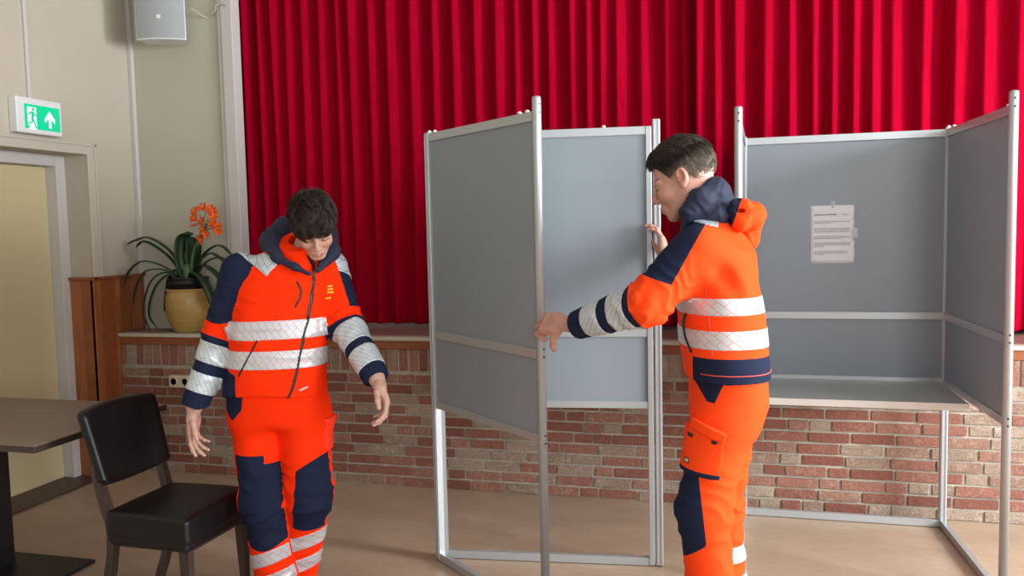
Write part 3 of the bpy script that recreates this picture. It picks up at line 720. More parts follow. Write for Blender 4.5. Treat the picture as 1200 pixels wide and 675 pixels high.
# =================================================================== the younger man, left
def build_left():
    root = thing('person', (-1.83, 3.06, 0), 'person in orange and navy high-visibility workwear, head bowed, walking beside the black chair', 'person')
    off = V(-1.83, 3.06, 0)
    yaw0 = .36                                    # body turned towards the booths
    yd = lambda a: (math.sin(a), -math.cos(a))
    T = [(.80, -1.835, 3.05, .22, .200, .150), (.90, -1.832, 3.04, .25, .215, .152), (1.0, -1.815, 3.03, .30, .200, .146), (1.12, -1.797, 3.03, .34, .190, .142), (1.25, -1.785, 3.045, .38, .192, .140), (1.36, -1.775, 3.06, .40, .190, .130), (1.44, -1.760, 3.07, .40, .155, .112), (1.50, -1.74, 3.07, .40, .105, .085), (1.54, -1.72, 3.06, .40, .08, .075)]
    shR, elR, wrR = V(-1.940, 2.99, 1.412), V(-2.030, 2.97, 1.155), V(-2.120, 2.90, .868)
    shL, elL, wrL = V(-1.615, 3.135, 1.415), V(-1.530, 3.10, 1.185), V(-1.342, 2.965, .992)
    hipR, knR, anR = V(-1.925, 3.05, .80), V(-1.880, 3.00, .45), V(-1.865, 3.06, .10)
    hipL, knL, anL = V(-1.735, 3.09, .80), V(-1.700, 3.055, .475), V(-1.835, 3.16, .12)
    H = head_axes((-1.597, 2.985, 1.590), (.50, -.72, -.72), (.16, -.48, .95), 1.0)
    nk0 = toworld((0, -.03, -.055), H); nk1 = V(-1.70, 3.065, 1.43)
    hR = hand_def(wrR + V(-.0, -.01, -.012), (.04, -.12, -1), (.85, .25, 0.1), (.25, -.9, 0), [(.10, .25, .2), (.25, .4, .25), (.35, .45, .3), (.45, .5, .3)], [(.75, .55, .25), (.95, .15, .25), (1, 0, .2)], 1.03)
    hL = hand_def(wrL + V(.012, -.01, -.012), (.45, -.25, -.85), (-.75, -.45, -.3), (.1, -.9, .1), [(.45, .5, .3), (.5, .6, .4), (.55, .65, .4), (.6, .7, .4)], [(.7, .6, .3), (.95, .2, .25), (1, 0, .2)], 1.03)
    sleeveR = [shR, elR, wrR]; sleeveL = [shL, elL, wrL]
    def trunk(p): return zloft(p, T)
    def jacket0(p, wr=True):
        d, u, v = trunk(p); d = np.maximum(d, .905 - p[:, 2] + .012 * np.cos(u * 9)); d = smax(d, p[:, 2] - 1.515, .02)
        dR, tR = chain(p, sleeveR, [.076, .068, .052], .03); dL, tL = chain(p, sleeveL, [.076, .069, .053], .03)
        dR = smax(dR, (p - wrR) @ nrm(wrR - elR) - .003, .008); dL = smax(dL, (p - wrL) @ nrm(wrL - elL) - .003, .008)
        if wr:
            w1 = wav(p, 34, 5); dR = dR - .0040 * ridge(np.sin(tR * 15 + 2.0 * w1)) * np.clip(1 - np.abs(tR - .85) * 1.1, .15, 1) - .002 * w1
            w2 = wav(p, 34, 8); dL = dL - .0040 * ridge(np.sin(tL * 15 + 2.0 * w2)) * np.clip(1 - np.abs(tL - .9) * 1.1, .15, 1) - .002 * w2
            w3 = wav(p * V(1, 1, .6), 17, 3, 2.0); d = d - .0045 * w3 - .0035 * ridge(wav(p * V(.7, .7, 1.5), 24, 9, 2.2)) * np.clip((p[:, 2] - .9) * 3, .3, 1)
        d = smin(d, dR, .045); d = smin(d, dL, .045)
        col = rc(p, V(-1.705, 3.05, 1.46), V(-1.675, 3.015, 1.545), .090, .080)[0]; col = smax(col, (p - V(-1.675, 3.025, 1.535)) @ nrm((.1, -.55, .85)), .006)
        d = smin(d, col, .02)
        return smax(d, -rc(p, nk0 + V(0, 0, .05), V(-1.70, 3.055, 1.46), .068, .062)[0], .006)
    memo = {}
    jacket = lambda p: jacket0(p)
    fo = lambda p: p
    def field_arm(p, sl, outdir):
        d, t = chain(p, sl, [.076, .068, .052], .03); i = np.clip(t, 0, 1.999).astype(int); fr = t - i; S_ = np.array(sl)
        ax = S_[i] + (S_[np.minimum(i + 1, 2)] - S_[i]) * fr[:, None]; o = (p - ax) @ nrm(outdir); return d, t, o
    def navy(p):
        dR, tR, oR = field_arm(p, sleeveR, (-.9, -.35, .3)); dL, tL, oL = field_arm(p, sleeveL, (.95, .2, .1)); dt, u, v = trunk(p)
        isR = (dR < dt + .02) & (dR < dL); isL = (dL < dt + .02) & (dL < dR)
        # upper sleeve patch: left of a slanting seam, rounded lower end
        xs = -1.765 + (p[:, 2] - 1.406) * .60; fR = np.minimum(xs - p[:, 0], (.83 - tR) * .26 - .10 * np.maximum(0, oR * 0)); fR = np.minimum(fR, .5)
        fR = smax(fR * -1, -(p[:, 2] - 1.205 - .9 * np.abs(p[:, 0] + 1.99) ** 1.6), .01) * -1
        fR = np.maximum(np.where(p[:, 2] > 1.10, fR, -1), (tR - 1.04) * .3)
        fL = np.maximum(np.minimum((.78 - tL) * .26, oL - .048), (tL - .99) * .3)
        side = np.minimum(np.minimum(1.005 - p[:, 2] - .35 * (p[:, 0] + 1.93), -1.915 - p[:, 0]), .3)     # navy flank panel under the pocket
        f = np.where(isR, fR, np.where(isL, fL, side)); yoke = np.minimum(p[:, 2] - 1.44, .3 * np.ones(len(p), F4)); return f
    lo = V(-2.25, 2.72, .86); hi = V(-1.25, 3.30, 1.66)
    body_parts = []
    def body(p):
        d = near(p, H['c'], .16 * H['s'], lambda x: f_head(x, H))
        d = smin(d, rc(p, nk0 + V(0, .0, .0), nk1, .054, .062)[0], .02)
        t_, u, v = zloft(p, [(z, x, y, w, a - .05, b - .045) for z, x, y, w, a, b in T]); t_ = smax(t_, p[:, 2] - 1.45, .04); t_ = smax(t_, .80 - p[:, 2], .05); d = smin(d, t_, .03)
        d = smin(d, chain(p, [shR, elR, wrR, hR['w'] + hR['R'][:, 1] * .02], [.055, .043, .028, .026], .02)[0], .02)
        d = smin(d, chain(p, [shL, elL, wrL, hL['w'] + hL['R'][:, 1] * .02], [.055, .043, .028, .026], .02)[0], .02)
        d = smin(d, near(p, hR['cen'], hR['rad'], lambda x: f_hand(x, hR)), .008); d = smin(d, near(p, hL['cen'], hL['rad'], lambda x: f_hand(x, hL)), .008)
        d = smin(d, chain(p, [hipR, knR, anR], [.085, .055, .04], .03)[0], .03); d = smin(d, chain(p, [hipL, knL, anL], [.085, .055, .04], .03)[0], .03)
        d = smin(d, rc(p, anR - V(0, 0, .04), anR + V(.03, -.11, -.055), .035, .03)[0], .02); d = smin(d, rc(p, anL - V(0, 0, .04), anL + V(.03, -.11, -.07), .035, .03)[0], .02)
        return d
    shift = lambda f: (lambda q: f(q + off))
    at = {k: shift(v) for k, v in head_attrs(H).items()}
    O = lambda a: V(*a) - off
    mesh_sdf(shift(body), O((-2.25, 2.70, .0)), O((-1.20, 3.35, 1.80)), .0032, 'body', skinmat('skin_fair', (.56, .335, .255)), root, at)
    J = mesh_sdf(shift(jacket), lo - off, hi - off, .0045, 'jacket', M['cloth'], root, {'navy': shift(navy)})
    # reflective bands
    ang = lambda p: np.stack([np.arctan2(trunk(p)[1], -trunk(p)[2]) * .17, p[:, 2], p[:, 0] * 0], 1)
    def armuv(sl):
        a0 = nrm(np.cross(nrm(sl[2] - sl[1]), V(0, 1, .2))); 
        def g_(p):
            ax = nrm(sl[2] - sl[1]); q = p - sl[1]; t = q @ ax; r_ = q - t[:, None] * ax; b0 = np.cross(ax, a0); return np.stack([np.arctan2(r_ @ b0, r_ @ a0) * .055, t, t * 0], 1)
        return g_
    def off_arms(p):
        dR = chain(p, sleeveR, [.076, .068, .052])[0]; dL = chain(p, sleeveL, [.076, .069, .053])[0]; return -(np.minimum(dR, dL) - .012)
    for zc, hh, tl in ((1.181, .038, .02), (1.062, .037, .01)):
        reg = lambda p, zc=zc, hh=hh, tl=tl: np.maximum(np.abs(p[:, 2] - zc - tl * (p[:, 0] + 1.75) + .02 * 0) - hh, off_arms(p))
        region_mesh('reflective_band', shift(jacket), shift(reg), .0022, M['refl_o'], J, O((-2.12, 2.82, zc - .06)), O((-1.50, 3.26, zc + .06)), .0042, {'uvw': shift(ang)})
    for sl, rng_ in ((sleeveR, ((1.13, 1.40), (1.54, 1.80))), (sleeveL, ((1.12, 1.44), (1.56, 1.86)))):
        for a, b in rng_:
            ax = nrm(sl[2] - sl[1]); Ln = np.linalg.norm(sl[2] - sl[1]); m_ = sl[1] + ax * Ln * ((a + b) / 2 - 1)
            reg = lambda p, sl=sl, ax=ax, Ln=Ln, a=a, b=b: np.maximum(np.abs((p - sl[1]) @ ax / Ln - (a + b) / 2 + 1) * Ln - (b - a) / 2 * Ln, chain(p, sl, [.076, .068, .052])[0] - .02)
            region_mesh('reflective_band', shift(jacket), shift(reg), .0022, M['refl_n'], J, m_ - off - V(.12, .12, .12), m_ - off + V(.12, .12, .12), .0038, {'uvw': shift(armuv(sl))})
    # shoulder patches
    def strip(a, b, wdt):
        a = np.array(a, F4); b = np.array(b, F4); ax = nrm(b - a); n_ = nrm((0, -.75, .65)); s_ = nrm(np.cross(ax, n_)); Ln = np.linalg.norm(b - a); c = (a + b) / 2
        return lambda p: np.maximum(np.abs((p - c) @ ax) - Ln / 2, np.abs((p - c) @ s_) - wdt)
    pu = lambda p: np.stack([p[:, 0] * 1., p[:, 2] * 1., p[:, 1] * 0], 1)
    r1 = strip((-1.93, 3.0, 1.515), (-1.765, 2.95, 1.415), .034)
    region_mesh('shoulder_patch', shift(jacket), shift(r1), .002, M['refl_s'], J, O((-2.06, 2.83, 1.33)), O((-1.68, 3.16, 1.60)), .004, {'uvw': shift(pu)})
    r2 = strip((-1.585, 3.14, 1.51), (-1.530, 3.08, 1.42), .018)
    region_mesh('shoulder_patch', shift(jacket), shift(r2), .002, M['refl_s'], J, O((-1.72, 2.95, 1.33)), O((-1.45, 3.28, 1.60)), .004, {'uvw': shift(pu)})
    # zip: follows the front
    zp = [(.905, -1.708), (.94, -1.690), (1.0, -1.674), (1.10, -1.655), (1.204, -1.636), (1.30, -1.624), (1.40, -1.622), (1.47, -1.625)]
    fr_ = lambda p: trunk(p)[2] + .02
    rz = lambda p: np.maximum(np.abs(p[:, 0] - np.interp(p[:, 2], [a for a, b in zp], [b for a, b in zp])) - .0045, fr_(p))
    region_mesh('zip', shift(jacket), shift(rz), .003, M['zip'], J, O((-1.76, 2.82, .90)), O((-1.54, 3.05, 1.475)), .003)
    def curve_patch(nm, pts, w, mat, up=.003):
        pts = [np.array(a, F4) for a in pts]
        def rg(p):
            d = None
            for a, b in zip(pts, pts[1:]):
                q = p[:, [0, 2]]; a2 = a; b2 = b; ab = b2 - a2; h = np.clip(((q - a2) @ ab) / (ab @ ab), 0, 1); di = np.linalg.norm(q - a2 - h[:, None] * ab, axis=1) - w
                d = di if d is None else np.minimum(d, di)
            return np.maximum(d, fr_(p))
        A = np.array(pts); region_mesh(nm, shift(jacket), shift(rg), up, mat, J, V(A[:, 0].min() - .02, 2.80, A[:, 1].min() - .02) - off, V(A[:, 0].max() + .02, 3.05, A[:, 1].max() + .02) - off, .0026)
    curve_patch('pocket_zip', [(-1.808, 1.141), (-1.850, 1.07), (-1.895, 1.0)], .0036, M['zip'])
    curve_patch('chest_zip', [(-1.672, 1.368), (-1.656, 1.335), (-1.660, 1.30), (-1.674, 1.27)], .0033, M['zip'])
    M['emblem'] = simple('yellow_emblem', (.80, .50, .02), .5); M['label_grey'] = simple('label_grey', (.55, .55, .52), .4)
    curve_patch('chest_emblem', [(-1.573, 1.345), (-1.563, 1.347)], .004, M['emblem']); curve_patch('chest_emblem', [(-1.573, 1.333), (-1.560, 1.334)], .004, M['emblem']); curve_patch('chest_emblem', [(-1.574, 1.321), (-1.557, 1.321)], .0042, M['emblem']); curve_patch('chest_emblem', [(-1.581, 1.297), (-1.565, 1.299)], .0038, M['emblem'])
    curve_patch('hem_badge', [(-1.664, .937), (-1.645, .946)], .0038, M['label_grey'])
    # hood lying round the neck, orange collar inside
    def hood(p):
        pts = [V(-1.607, 2.955, 1.402), V(-1.665, 2.948, 1.430), V(-1.745, 2.965, 1.472), V(-1.815, 3.03, 1.530), V(-1.80, 3.12, 1.575), V(-1.72, 3.16, 1.59), V(-1.635, 3.15, 1.555), V(-1.575, 3.08, 1.485), V(-1.588, 2.985, 1.410)]
        d = chain(p, pts, [.005, .010, .026, .044, .052, .056, .048, .032, .008], .018)[0]; d = smin(d, ell(p, (-1.735, 3.17, 1.50), (.135, .075, .10)), .05)
        d = d - .005 * ridge(wav(p, 24, 12, 2.)) - .0025 * ridge(wav(p, 58, 13, 2.5))
        neck = rc(p, V(-1.690, 3.03, 1.47), toworld((0, -.02, .0), H), .083, .086)[0]; d = smax(d, -neck, .012)
        return smax(d, -(f_head(p, H) - .006), .008)
    mesh_sdf(shift(hood), O((-1.95, 2.9, 1.33)), O((-1.48, 3.30, 1.72)), .0045, 'hood', M['navy'], J)
    # trousers
    def trous(p, wr=True):
        d, u, v = zloft(p, [(.70, -1.832, 3.065, .20, .170, .115), (.78, -1.832, 3.062, .20, .196, .135), (.90, -1.832, 3.05, .24, .205, .138), (.96, -1.832, 3.045, .24, .19, .13)]); d = smax(d, p[:, 2] - .955, .01); d = smax(d, .765 - p[:, 2], .04)
        a, ta = chain(p, [hipR + V(0, 0, .0), knR, anR - V(0, 0, .03)], [.112, .094, .088], .05); b, tb = chain(p, [hipL, knL, anL - V(0, 0, .03)], [.112, .092, .086], .05)
        if wr:
            w1 = wav(p, 22, 31); a = a - .005 * ridge(np.sin(ta * 17 + 2 * w1)) * np.clip(1 - np.abs(ta - 1) * 1.4, .15, 1) - .003 * w1 - .006 * ridge(np.sin(ta * 26 + w1)) * np.clip(ta - 1.55, 0, .4) * 2
            w2 = wav(p, 22, 33); b = b - .005 * ridge(np.sin(tb * 17 + 2 * w2)) * np.clip(1 - np.abs(tb - 1) * 1.4, .15, 1) - .003 * w2 - .006 * ridge(np.sin(tb * 26 + w2)) * np.clip(tb - 1.55, 0, .4) * 2
        a = smax(a, .035 - p[:, 2], .01); b = smax(b, .045 - p[:, 2], .01)
        return smin(d, smin(a, b, .016), .05)
    def tnavy(p):
        a = chain(p, [hipR, knR, anR], [.112, .094, .088])[0]; b = chain(p, [hipL, knL, anL], [.112, .092, .086])[0]; isR = a < b
        # knee pads
        xr = p[:, 0]; z = p[:, 2]; ctrR = np.interp(z, [.1, .45, .8], [-1.865, -1.868, -1.90]); ctrL = np.interp(z, [.1, .475, .8], [-1.79, -1.672, -1.66])
        topR = np.where(xr < -1.842, .662, .607 + .02); bot = .262 + 6 * (xr - ctrR) ** 2
        fR = np.minimum(np.minimum(xr - (ctrR - .085), (ctrR + .092) - xr), np.minimum(topR - z, z - bot)); fR = np.minimum(fR, (knR[1] + .01) - p[:, 1])
        topL = .605 + .65 * (xr + 1.70); fL = np.minimum(np.minimum(xr - (ctrL - .045), .5), np.minimum(topL - z, z - .335 - 3 * (xr - ctrL - .02) ** 2)); fL = np.minimum(fL, knL[1] + .02 - p[:, 1])
        f = np.where(isR, fR, fL)
        pk = np.minimum(-1.905 - .45 * (z - .822) * -1 - xr - .0, z - .80 - 1.2 * np.maximum(0, xr + 1.99)); pk = np.minimum(pk, .99 - z)
        pk = np.minimum(np.minimum(-1.900 - xr + .25 * (z - .9), z - .805 - .9 * np.abs(xr + 1.965)), .99 - z)
        return np.maximum(f, pk)
    Tr = mesh_sdf(shift(trous), O((-2.10, 2.85, .0)), O((-1.55, 3.32, .98)), .0048, 'trousers', M['cloth'], root, {'navy': shift(tnavy)})
    for leg_, k in (((hipR, knR, anR), 0), ((hipL, knL, anL), 1)):
        for zc in (.222, .118):
            def rg(p, zc=zc, k=k):
                a = chain(p, [hipR, knR, anR - V(0, 0, .03)], [.112, .094, .088])[0]; b = chain(p, [hipL, knL, anL - V(0, 0, .03)], [.112, .092, .086])[0]; own = (a - b) if k == 0 else (b - a)
                zz = zc + (.045 if k else 0) + (.35 if k == 0 else .30) * (p[:, 0] + (1.87 if k == 0 else 1.76)) ; return np.maximum(np.abs(p[:, 2] - zz) - .031, own + .004)
            c = leg_[2]; region_mesh('reflective_band', shift(trous), shift(rg), .0022, M['refl_o'], Tr, V(c[0] - .2, c[1] - .2, zc - .11) - off, V(c[0] + .24, c[1] + .2, zc + .17) - off, .0045, {'uvw': shift(lambda p, c=c: np.stack([np.arctan2(p[:, 0] - c[0], -(p[:, 1] - c[1])) * .09, p[:, 2], p[:, 0] * 0], 1))})
    # cargo pocket flaps on his left thigh, seen edge on
    def cp(p): return np.maximum(sbox(p, (-1.60, 3.10, .72), (.05, .05, .055), None, .01), trous(p, False) - .008)
    mesh_sdf(shift(cp), O((-1.70, 2.95, .60)), O((-1.50, 3.2, .84)), .005, 'cargo_pocket', M['orange'], Tr)
    def flap(p): return np.maximum(sbox(p, (-1.585, 3.10, .785), (.05, .055, .016), None, .006), trous(p, False) - .013)
    mesh_sdf(shift(flap), O((-1.70, 2.95, .75)), O((-1.48, 3.2, .86)), .005, 'pocket_flap', M['orange'], Tr)
    shoe('shoe', anR, (.3, -1, 0), root).location = V(*anR) * V(1, 1, 0) * 0
    shoe('shoe', anL, (.3, -1, 0), root)
    for o in root.children:
        if o.name.startswith('shoe'): o.location = (-off[0], -off[1], 0)
    # hair: heavy fringe
    def cap(q): return smin(ell(q, (0, -.012, .042), (.083, .103, .092)), ell(q, (0, .045, .055), (.062, .060, .045)), .03)
    def capcut(q):
        m = np.abs(q[:, 0]); d = cap(q); line = np.where(q[:, 1] > .045, .024, np.where(q[:, 1] > -.02, .018 - .0 * q[:, 1], -.04)); line = np.interp(q[:, 1], [-.12, -.06, -.03, .03, .06, .11], [-.055, -.045, .008, .0, .020, .030])
        return smax(d, line - q[:, 2], .008)
    hm = hairmat('dark_brown_hair', (.010, .007, .006), (.045, .030, .023))
    def capw(p): q = toloc(p, H); return (capcut(q) - .003 * ridge(np.sin(q[:, 0] * 160 + 2 * np.sin(q[:, 1] * 50)))) * H['s']
    hc = mesh_sdf(shift(capw), O((-1.78, 2.80, 1.48)), O((-1.42, 3.18, 1.78)), .0035, 'hair', hm, root)
    crown = V(0.01, -.055, .125)
    def start(r, n):
        q = r.normal(size=(n * 3, 3)); q /= np.linalg.norm(q, axis=1)[:, None]; q = q * V(.084, .104, .093) + V(0, -.012, .042)
        lin = np.interp(q[:, 1], [-.12, -.06, -.03, .03, .06, .11], [-.04, -.03, .025, .02, .045, .06]); q = q[q[:, 2] > lin]; return q[:n].astype(F4)
    def flow(q):
        d = q - crown; d = d / (np.linalg.norm(d, axis=1)[:, None] + .01); return d + V(0, .25, -.15)
    vs, qs, vv = hair('h', H, cap, start, flow, lambda t, c, n: (.002 + c * (.004 + .012 * math.sin(PI * min(1, t * .9)))).astype(F4), lambda q, r: r.uniform(.045, .066, len(q)).astype(F4) * np.where(q[:, 1] > .02, 1.1, .8), .0011, hm, root, 7000, 4, 230)
    o = mesh_from('hair_locks', vs - off, qs, hm, hc, {'v': vv}); 
    # small black pouch on the belt
    Bp = thing('belt_pouch', (-2.072, 3.03, .985), 'small black pouch clipped at the belt of the man looking down', 'pouch')
    obox('pouch_body', (-.022, -.03, -.05), (.018, .03, .045), M['black'], Bp, .008, 3); obox('clip', (-.006, -.012, .04), (.012, .012, .062), M['black_metal'], Bp, .003)
    return H

# =================================================================== the older man, right (seen from the side)
def build_right():
    root = thing('person', (-.01, 2.92, 0), 'person in orange and navy high-visibility workwear, seen from the side, gripping the open booth wing', 'person')
    off = V(-.01, 2.92, 0); yb = -1.33      # faces -x, turned slightly away
    T = [(.95, -.012, 2.92, yb, .185, .135), (1.05, -.015, 2.915, yb, .195, .144), (1.15, -.028, 2.91, yb, .195, .142), (1.28, -.040, 2.91, yb, .205, .137), (1.40, -.052, 2.915, yb, .215, .132), (1.48, -.060, 2.92, yb, .20, .122), (1.545, -.070, 2.92, yb, .125, .100), (1.60, -.085, 2.92, yb, .085, .080)]
    shL, elL, wrL = V(-.105, 2.755, 1.480), V(-.262, 2.70, 1.315), V(-.520, 2.865, 1.222)
    shR, elR, wrR = V(-.060, 3.10, 1.49), V(-.215, 3.34, 1.32), V(-.268, 3.60, 1.40)
    hipL, knL, anL = V(-.030, 2.845, .90), V(-.092, 2.825, .60), V(-.050, 2.90, .11)
    hipR, knR, anR = V(-.010, 3.00, .90), V(-.052, 3.03, .52), V(-.012, 3.08, .11)
    H = head_axes((-.158, 2.915, 1.722), (-.92, .14, -.36), (-.30, .06, .95), 1.10)
    nk0 = toworld((0, -.03, -.05), H); nk1 = V(-.068, 2.92, 1.52)
    # left hand: fingers wrapped over the post of the open wing; right hand flat on the far post
    hL = hand_def((-.556, 2.905, 1.216), (-.74, .66, -.10), (-.35, .35, -.80), (.3, .4, -.6), [(.35, .95, .7), (.45, 1.05, .7), (.5, 1.1, .75), (.55, 1.1, .8)], [(.35, .35, .9), (.3, -.1, 1), (.2, -.2, 1)], 1.08)
    hL = hand_def((-.582, 2.900, 1.220), (-.80, .58, -.05), (-.25, .9, -.45), (-.1, .1, -.9), [(.45, .9, .6), (.35, .95, .6), (.30, .95, .6), (.30, .9, .6)], [(.62, .60, .45), (.55, .3, .75), (.5, .1, .85)], 1.08)
    hR = hand_def((-.275, 3.64, 1.415), (-.18, .35, .9), (-.85, .15, .2), (.2, .95, -.2), [(.3, .5, .4), (.3, .55, .4), (.3, .6, .4), (.35, .6, .4)], [(.6, .55, .4), (.85, .2, .3), (1, 0, .3)], 1.06)
    slL = [shL, elL, wrL]; slR = [shR, elR, wrR]; RJ = [.086, .072, .052]
    def trunk(p): return zloft(p, T, 2.2)
    def jacket(p):
        d, u, v = trunk(p); d = np.maximum(d, 1.045 - p[:, 2]); d = smax(d, p[:, 2] - 1.575, .02)
        dL, tL = chain(p, slL, RJ, .035); dR, tR = chain(p, slR, RJ, .035)
        dL = smax(dL, (p - wrL) @ nrm(wrL - elL) - .012, .008); dR = smax(dR, (p - wrR) @ nrm(wrR - elR) - .012, .008)
        w1 = wav(p, 34, 15); dL = dL - .0045 * ridge(np.sin(tL * 15 + 2.2 * w1)) * np.clip(1 - np.abs(tL - .95) * 1.1, .12, 1) - .002 * w1
        dR = dR - .003 * ridge(np.sin(tR * 15 + 2 * w1))
        w3 = wav(p * V(1, 1, .6), 15, 23, 2.0); d = d - .0045 * w3 - .004 * ridge(wav(p * V(.8, .8, 1.3), 19, 29, 2.2)) * np.clip((p[:, 2] - 1.2) * 3, .2, 1)
        # pull folds below the arm
        d = d - .005 * np.exp(-((p[:, 2] - 1.42) / .08) ** 2) * np.sin(60 * (p[:, 0] + .6 * p[:, 2]))
        d = smin(d, dL, .05); d = smin(d, dR, .05)
        return smax(d, -rc(p, nk0 + V(0, 0, .06), V(-.075, 2.92, 1.54), .070, .064)[0], .006)
    def navy(p):
        dL, tL = chain(p, slL, RJ); dR, tR = chain(p, slR, RJ); dt, u, v = trunk(p)
        isL = (dL < dt + .03) & (dL < dR) ; isR = (dR < dt + .0) & (dR <= dL)
        x, z = p[:, 0], p[:, 2]
        seam = -(x + .06) + .545 * (z - 1.60)          # forward of the slanting shoulder seam
        up = np.minimum(seam, (.80 - tL) * .25); up = np.minimum(up, (z - 1.375 + .35 * (x + .18)) * .9)
        fL = np.maximum(np.where(tL < .98, up, -1), (tL - 1.06) * .3)
        fR = np.maximum((.8 - tR) * .25 - .0, (tR - 1.05) * .3)
        hem = np.minimum(1.130 - .03 * (x + .07) * 0 - z, x + .125)
        yk = np.minimum(seam, z - 1.39) * (p[:, 1] < 2.93)
        return np.where(isL, fL, np.where(isR, fR, np.maximum(hem, np.where(p[:, 1] < 2.93, np.minimum(seam, z - 1.40), -1))))
    def body(p):
        d = near(p, H['c'], .16 * H['s'], lambda x: f_head(x, H))
        d = smin(d, rc(p, nk0, nk1, .058, .066)[0], .025)
        t_, u, v = zloft(p, [(z, x, y, w, a - .028, b - .025) for z, x, y, w, a, b in T]); t_ = smax(t_, p[:, 2] - 1.53, .04); t_ = smax(t_, .90 - p[:, 2], .05); d = smin(d, t_, .03)
        d = smin(d, chain(p, [shL, elL, wrL, hL['w'] + hL['R'][:, 1] * .02], [.058, .045, .030, .028], .02)[0], .02)
        d = smin(d, chain(p, [shR, elR, wrR, hR['w'] + hR['R'][:, 1] * .02], [.058, .045, .030, .028], .02)[0], .02)
        d = smin(d, near(p, hR['cen'], hR['rad'], lambda x: f_hand(x, hR)), .008); d = smin(d, near(p, hL['cen'], hL['rad'], lambda x: f_hand(x, hL)), .008)
        d = smin(d, chain(p, [hipR, knR, anR], [.09, .055, .04], .03)[0], .03); d = smin(d, chain(p, [hipL, knL, anL], [.09, .055, .04], .03)[0], .03)
        d = smin(d, rc(p, anR - V(0, 0, .04), anR + V(-.11, .01, -.06), .035, .03)[0], .02); d = smin(d, rc(p, anL - V(0, 0, .04), anL + V(-.11, .01, -.06), .035, .03)[0], .02)
        return d
    shift = lambda f: (lambda q: f(q + off)); O = lambda a: V(*a) - off
    at = {k: shift(v) for k, v in head_attrs(H).items()}
    mesh_sdf(shift(body), O((-.80, 2.65, .0)), O((.25, 3.80, 1.90)), .0032, 'body', skinmat('skin_ruddy', (.55, .29, .225)), root, at)
    J = mesh_sdf(shift(jacket), O((-.66, 2.58, 1.02)), O((.24, 3.72, 1.68)), .0048, 'jacket', M['cloth2'], root, {'navy': shift(navy)})
    def offarm(p): return -(np.minimum(chain(p, slL, RJ)[0], chain(p, slR, RJ)[0]) - .012)
    ang = lambda p: np.stack([np.arctan2(trunk(p)[1], -trunk(p)[2]) * .17, p[:, 2], p[:, 0] * 0], 1)
    for zc, hh in ((1.299, .0285), (1.190, .031)):
        reg = lambda p, zc=zc, hh=hh: np.maximum(np.abs(p[:, 2] - zc - .0 * p[:, 0]) - hh, offarm(p))
        region_mesh('reflective_band', shift(jacket), shift(reg), .0022, M['refl_o'], J, O((-.24, 2.66, zc - .05)), O((.20, 3.20, zc + .05)), .0042, {'uvw': shift(ang)})
    def armuv(sl):
        a0 = nrm(np.cross(nrm(sl[2] - sl[1]), V(0, 1, .2)))
        def g_(p):
            ax = nrm(sl[2] - sl[1]); q = p - sl[1]; t = q @ ax; r_ = q - t[:, None] * ax; b0 = np.cross(ax, a0); return np.stack([np.arctan2(r_ @ b0, r_ @ a0) * .055, t, t * 0], 1)
        return g_
    for sl in (slL, slR):
        for a, b in ((1.16, 1.42), (1.56, 1.82)):
            ax = nrm(sl[2] - sl[1]); Ln = np.linalg.norm(sl[2] - sl[1]); m_ = sl[1] + ax * Ln * ((a + b) / 2 - 1)
            reg = lambda p, sl=sl, ax=ax, Ln=Ln, a=a, b=b: np.maximum(np.abs((p - sl[1]) @ ax / Ln - (a + b) / 2 + 1) * Ln - (b - a) / 2 * Ln, chain(p, sl, RJ)[0] - .02)
            region_mesh('reflective_band', shift(jacket), shift(reg), .0022, M['refl_n'], J, m_ - off - V(.12, .12, .12), m_ - off + V(.12, .12, .12), .0038, {'uvw': shift(armuv(sl))})
    pu = lambda p: np.stack([p[:, 0], p[:, 1], p[:, 1] * 0], 1)
    sp = lambda p: np.maximum(np.abs(p[:, 2] - 1.585 + .25 * (p[:, 0] + .1)) - .018, np.maximum(p[:, 1] - 2.93, np.abs(p[:, 0] + .095) - .055))
    region_mesh('shoulder_patch', shift(jacket), shift(sp), .002, M['refl_s'], J, O((-.22, 2.68, 1.50)), O((.04, 3.0, 1.66)), .004, {'uvw': shift(pu)})
    # slanting pocket zip at the side, hem stitching
    def seg2(p, pts, w):
        q = p[:, [0, 2]]; d = None
        for a, b in zip(pts, pts[1:]):
            a = np.array(a, F4); b = np.array(b, F4); ab = b - a; h = np.clip(((q - a) @ ab) / (ab @ ab), 0, 1); di = np.linalg.norm(q - a - h[:, None] * ab, axis=1) - w; d = di if d is None else np.minimum(d, di)
        return np.maximum(d, p[:, 1] - 2.90)
    region_mesh('pocket_zip', shift(jacket), shift(lambda p: seg2(p, [(-.148, 1.268), (-.158, 1.235), (-.150, 1.19), (-.130, 1.145)], .0045)), .004, M['zip'], J, O((-.22, 2.62, 1.12)), O((-.08, 2.90, 1.29)), .003)
    region_mesh('side_seam', shift(jacket), shift(lambda p: seg2(p, [(-.080, 1.36), (-.070, 1.25), (-.060, 1.14)], .0016)), .0018, M['thread'], J, O((-.12, 2.62, 1.12)), O((-.03, 2.90, 1.38)), .0022)
    region_mesh('hem_stitching', shift(jacket), shift(lambda p: np.maximum(np.maximum(np.abs(p[:, 2] - 1.075) - .0016, -.10 - p[:, 0]), p[:, 1] - 3.0)), .0018, M['thread'], J, O((-.12, 2.62, 1.06)), O((.18, 3.05, 1.09)), .0024)
    # hood: navy lining round the neck, orange shell bulging behind
    NAVYX = .020
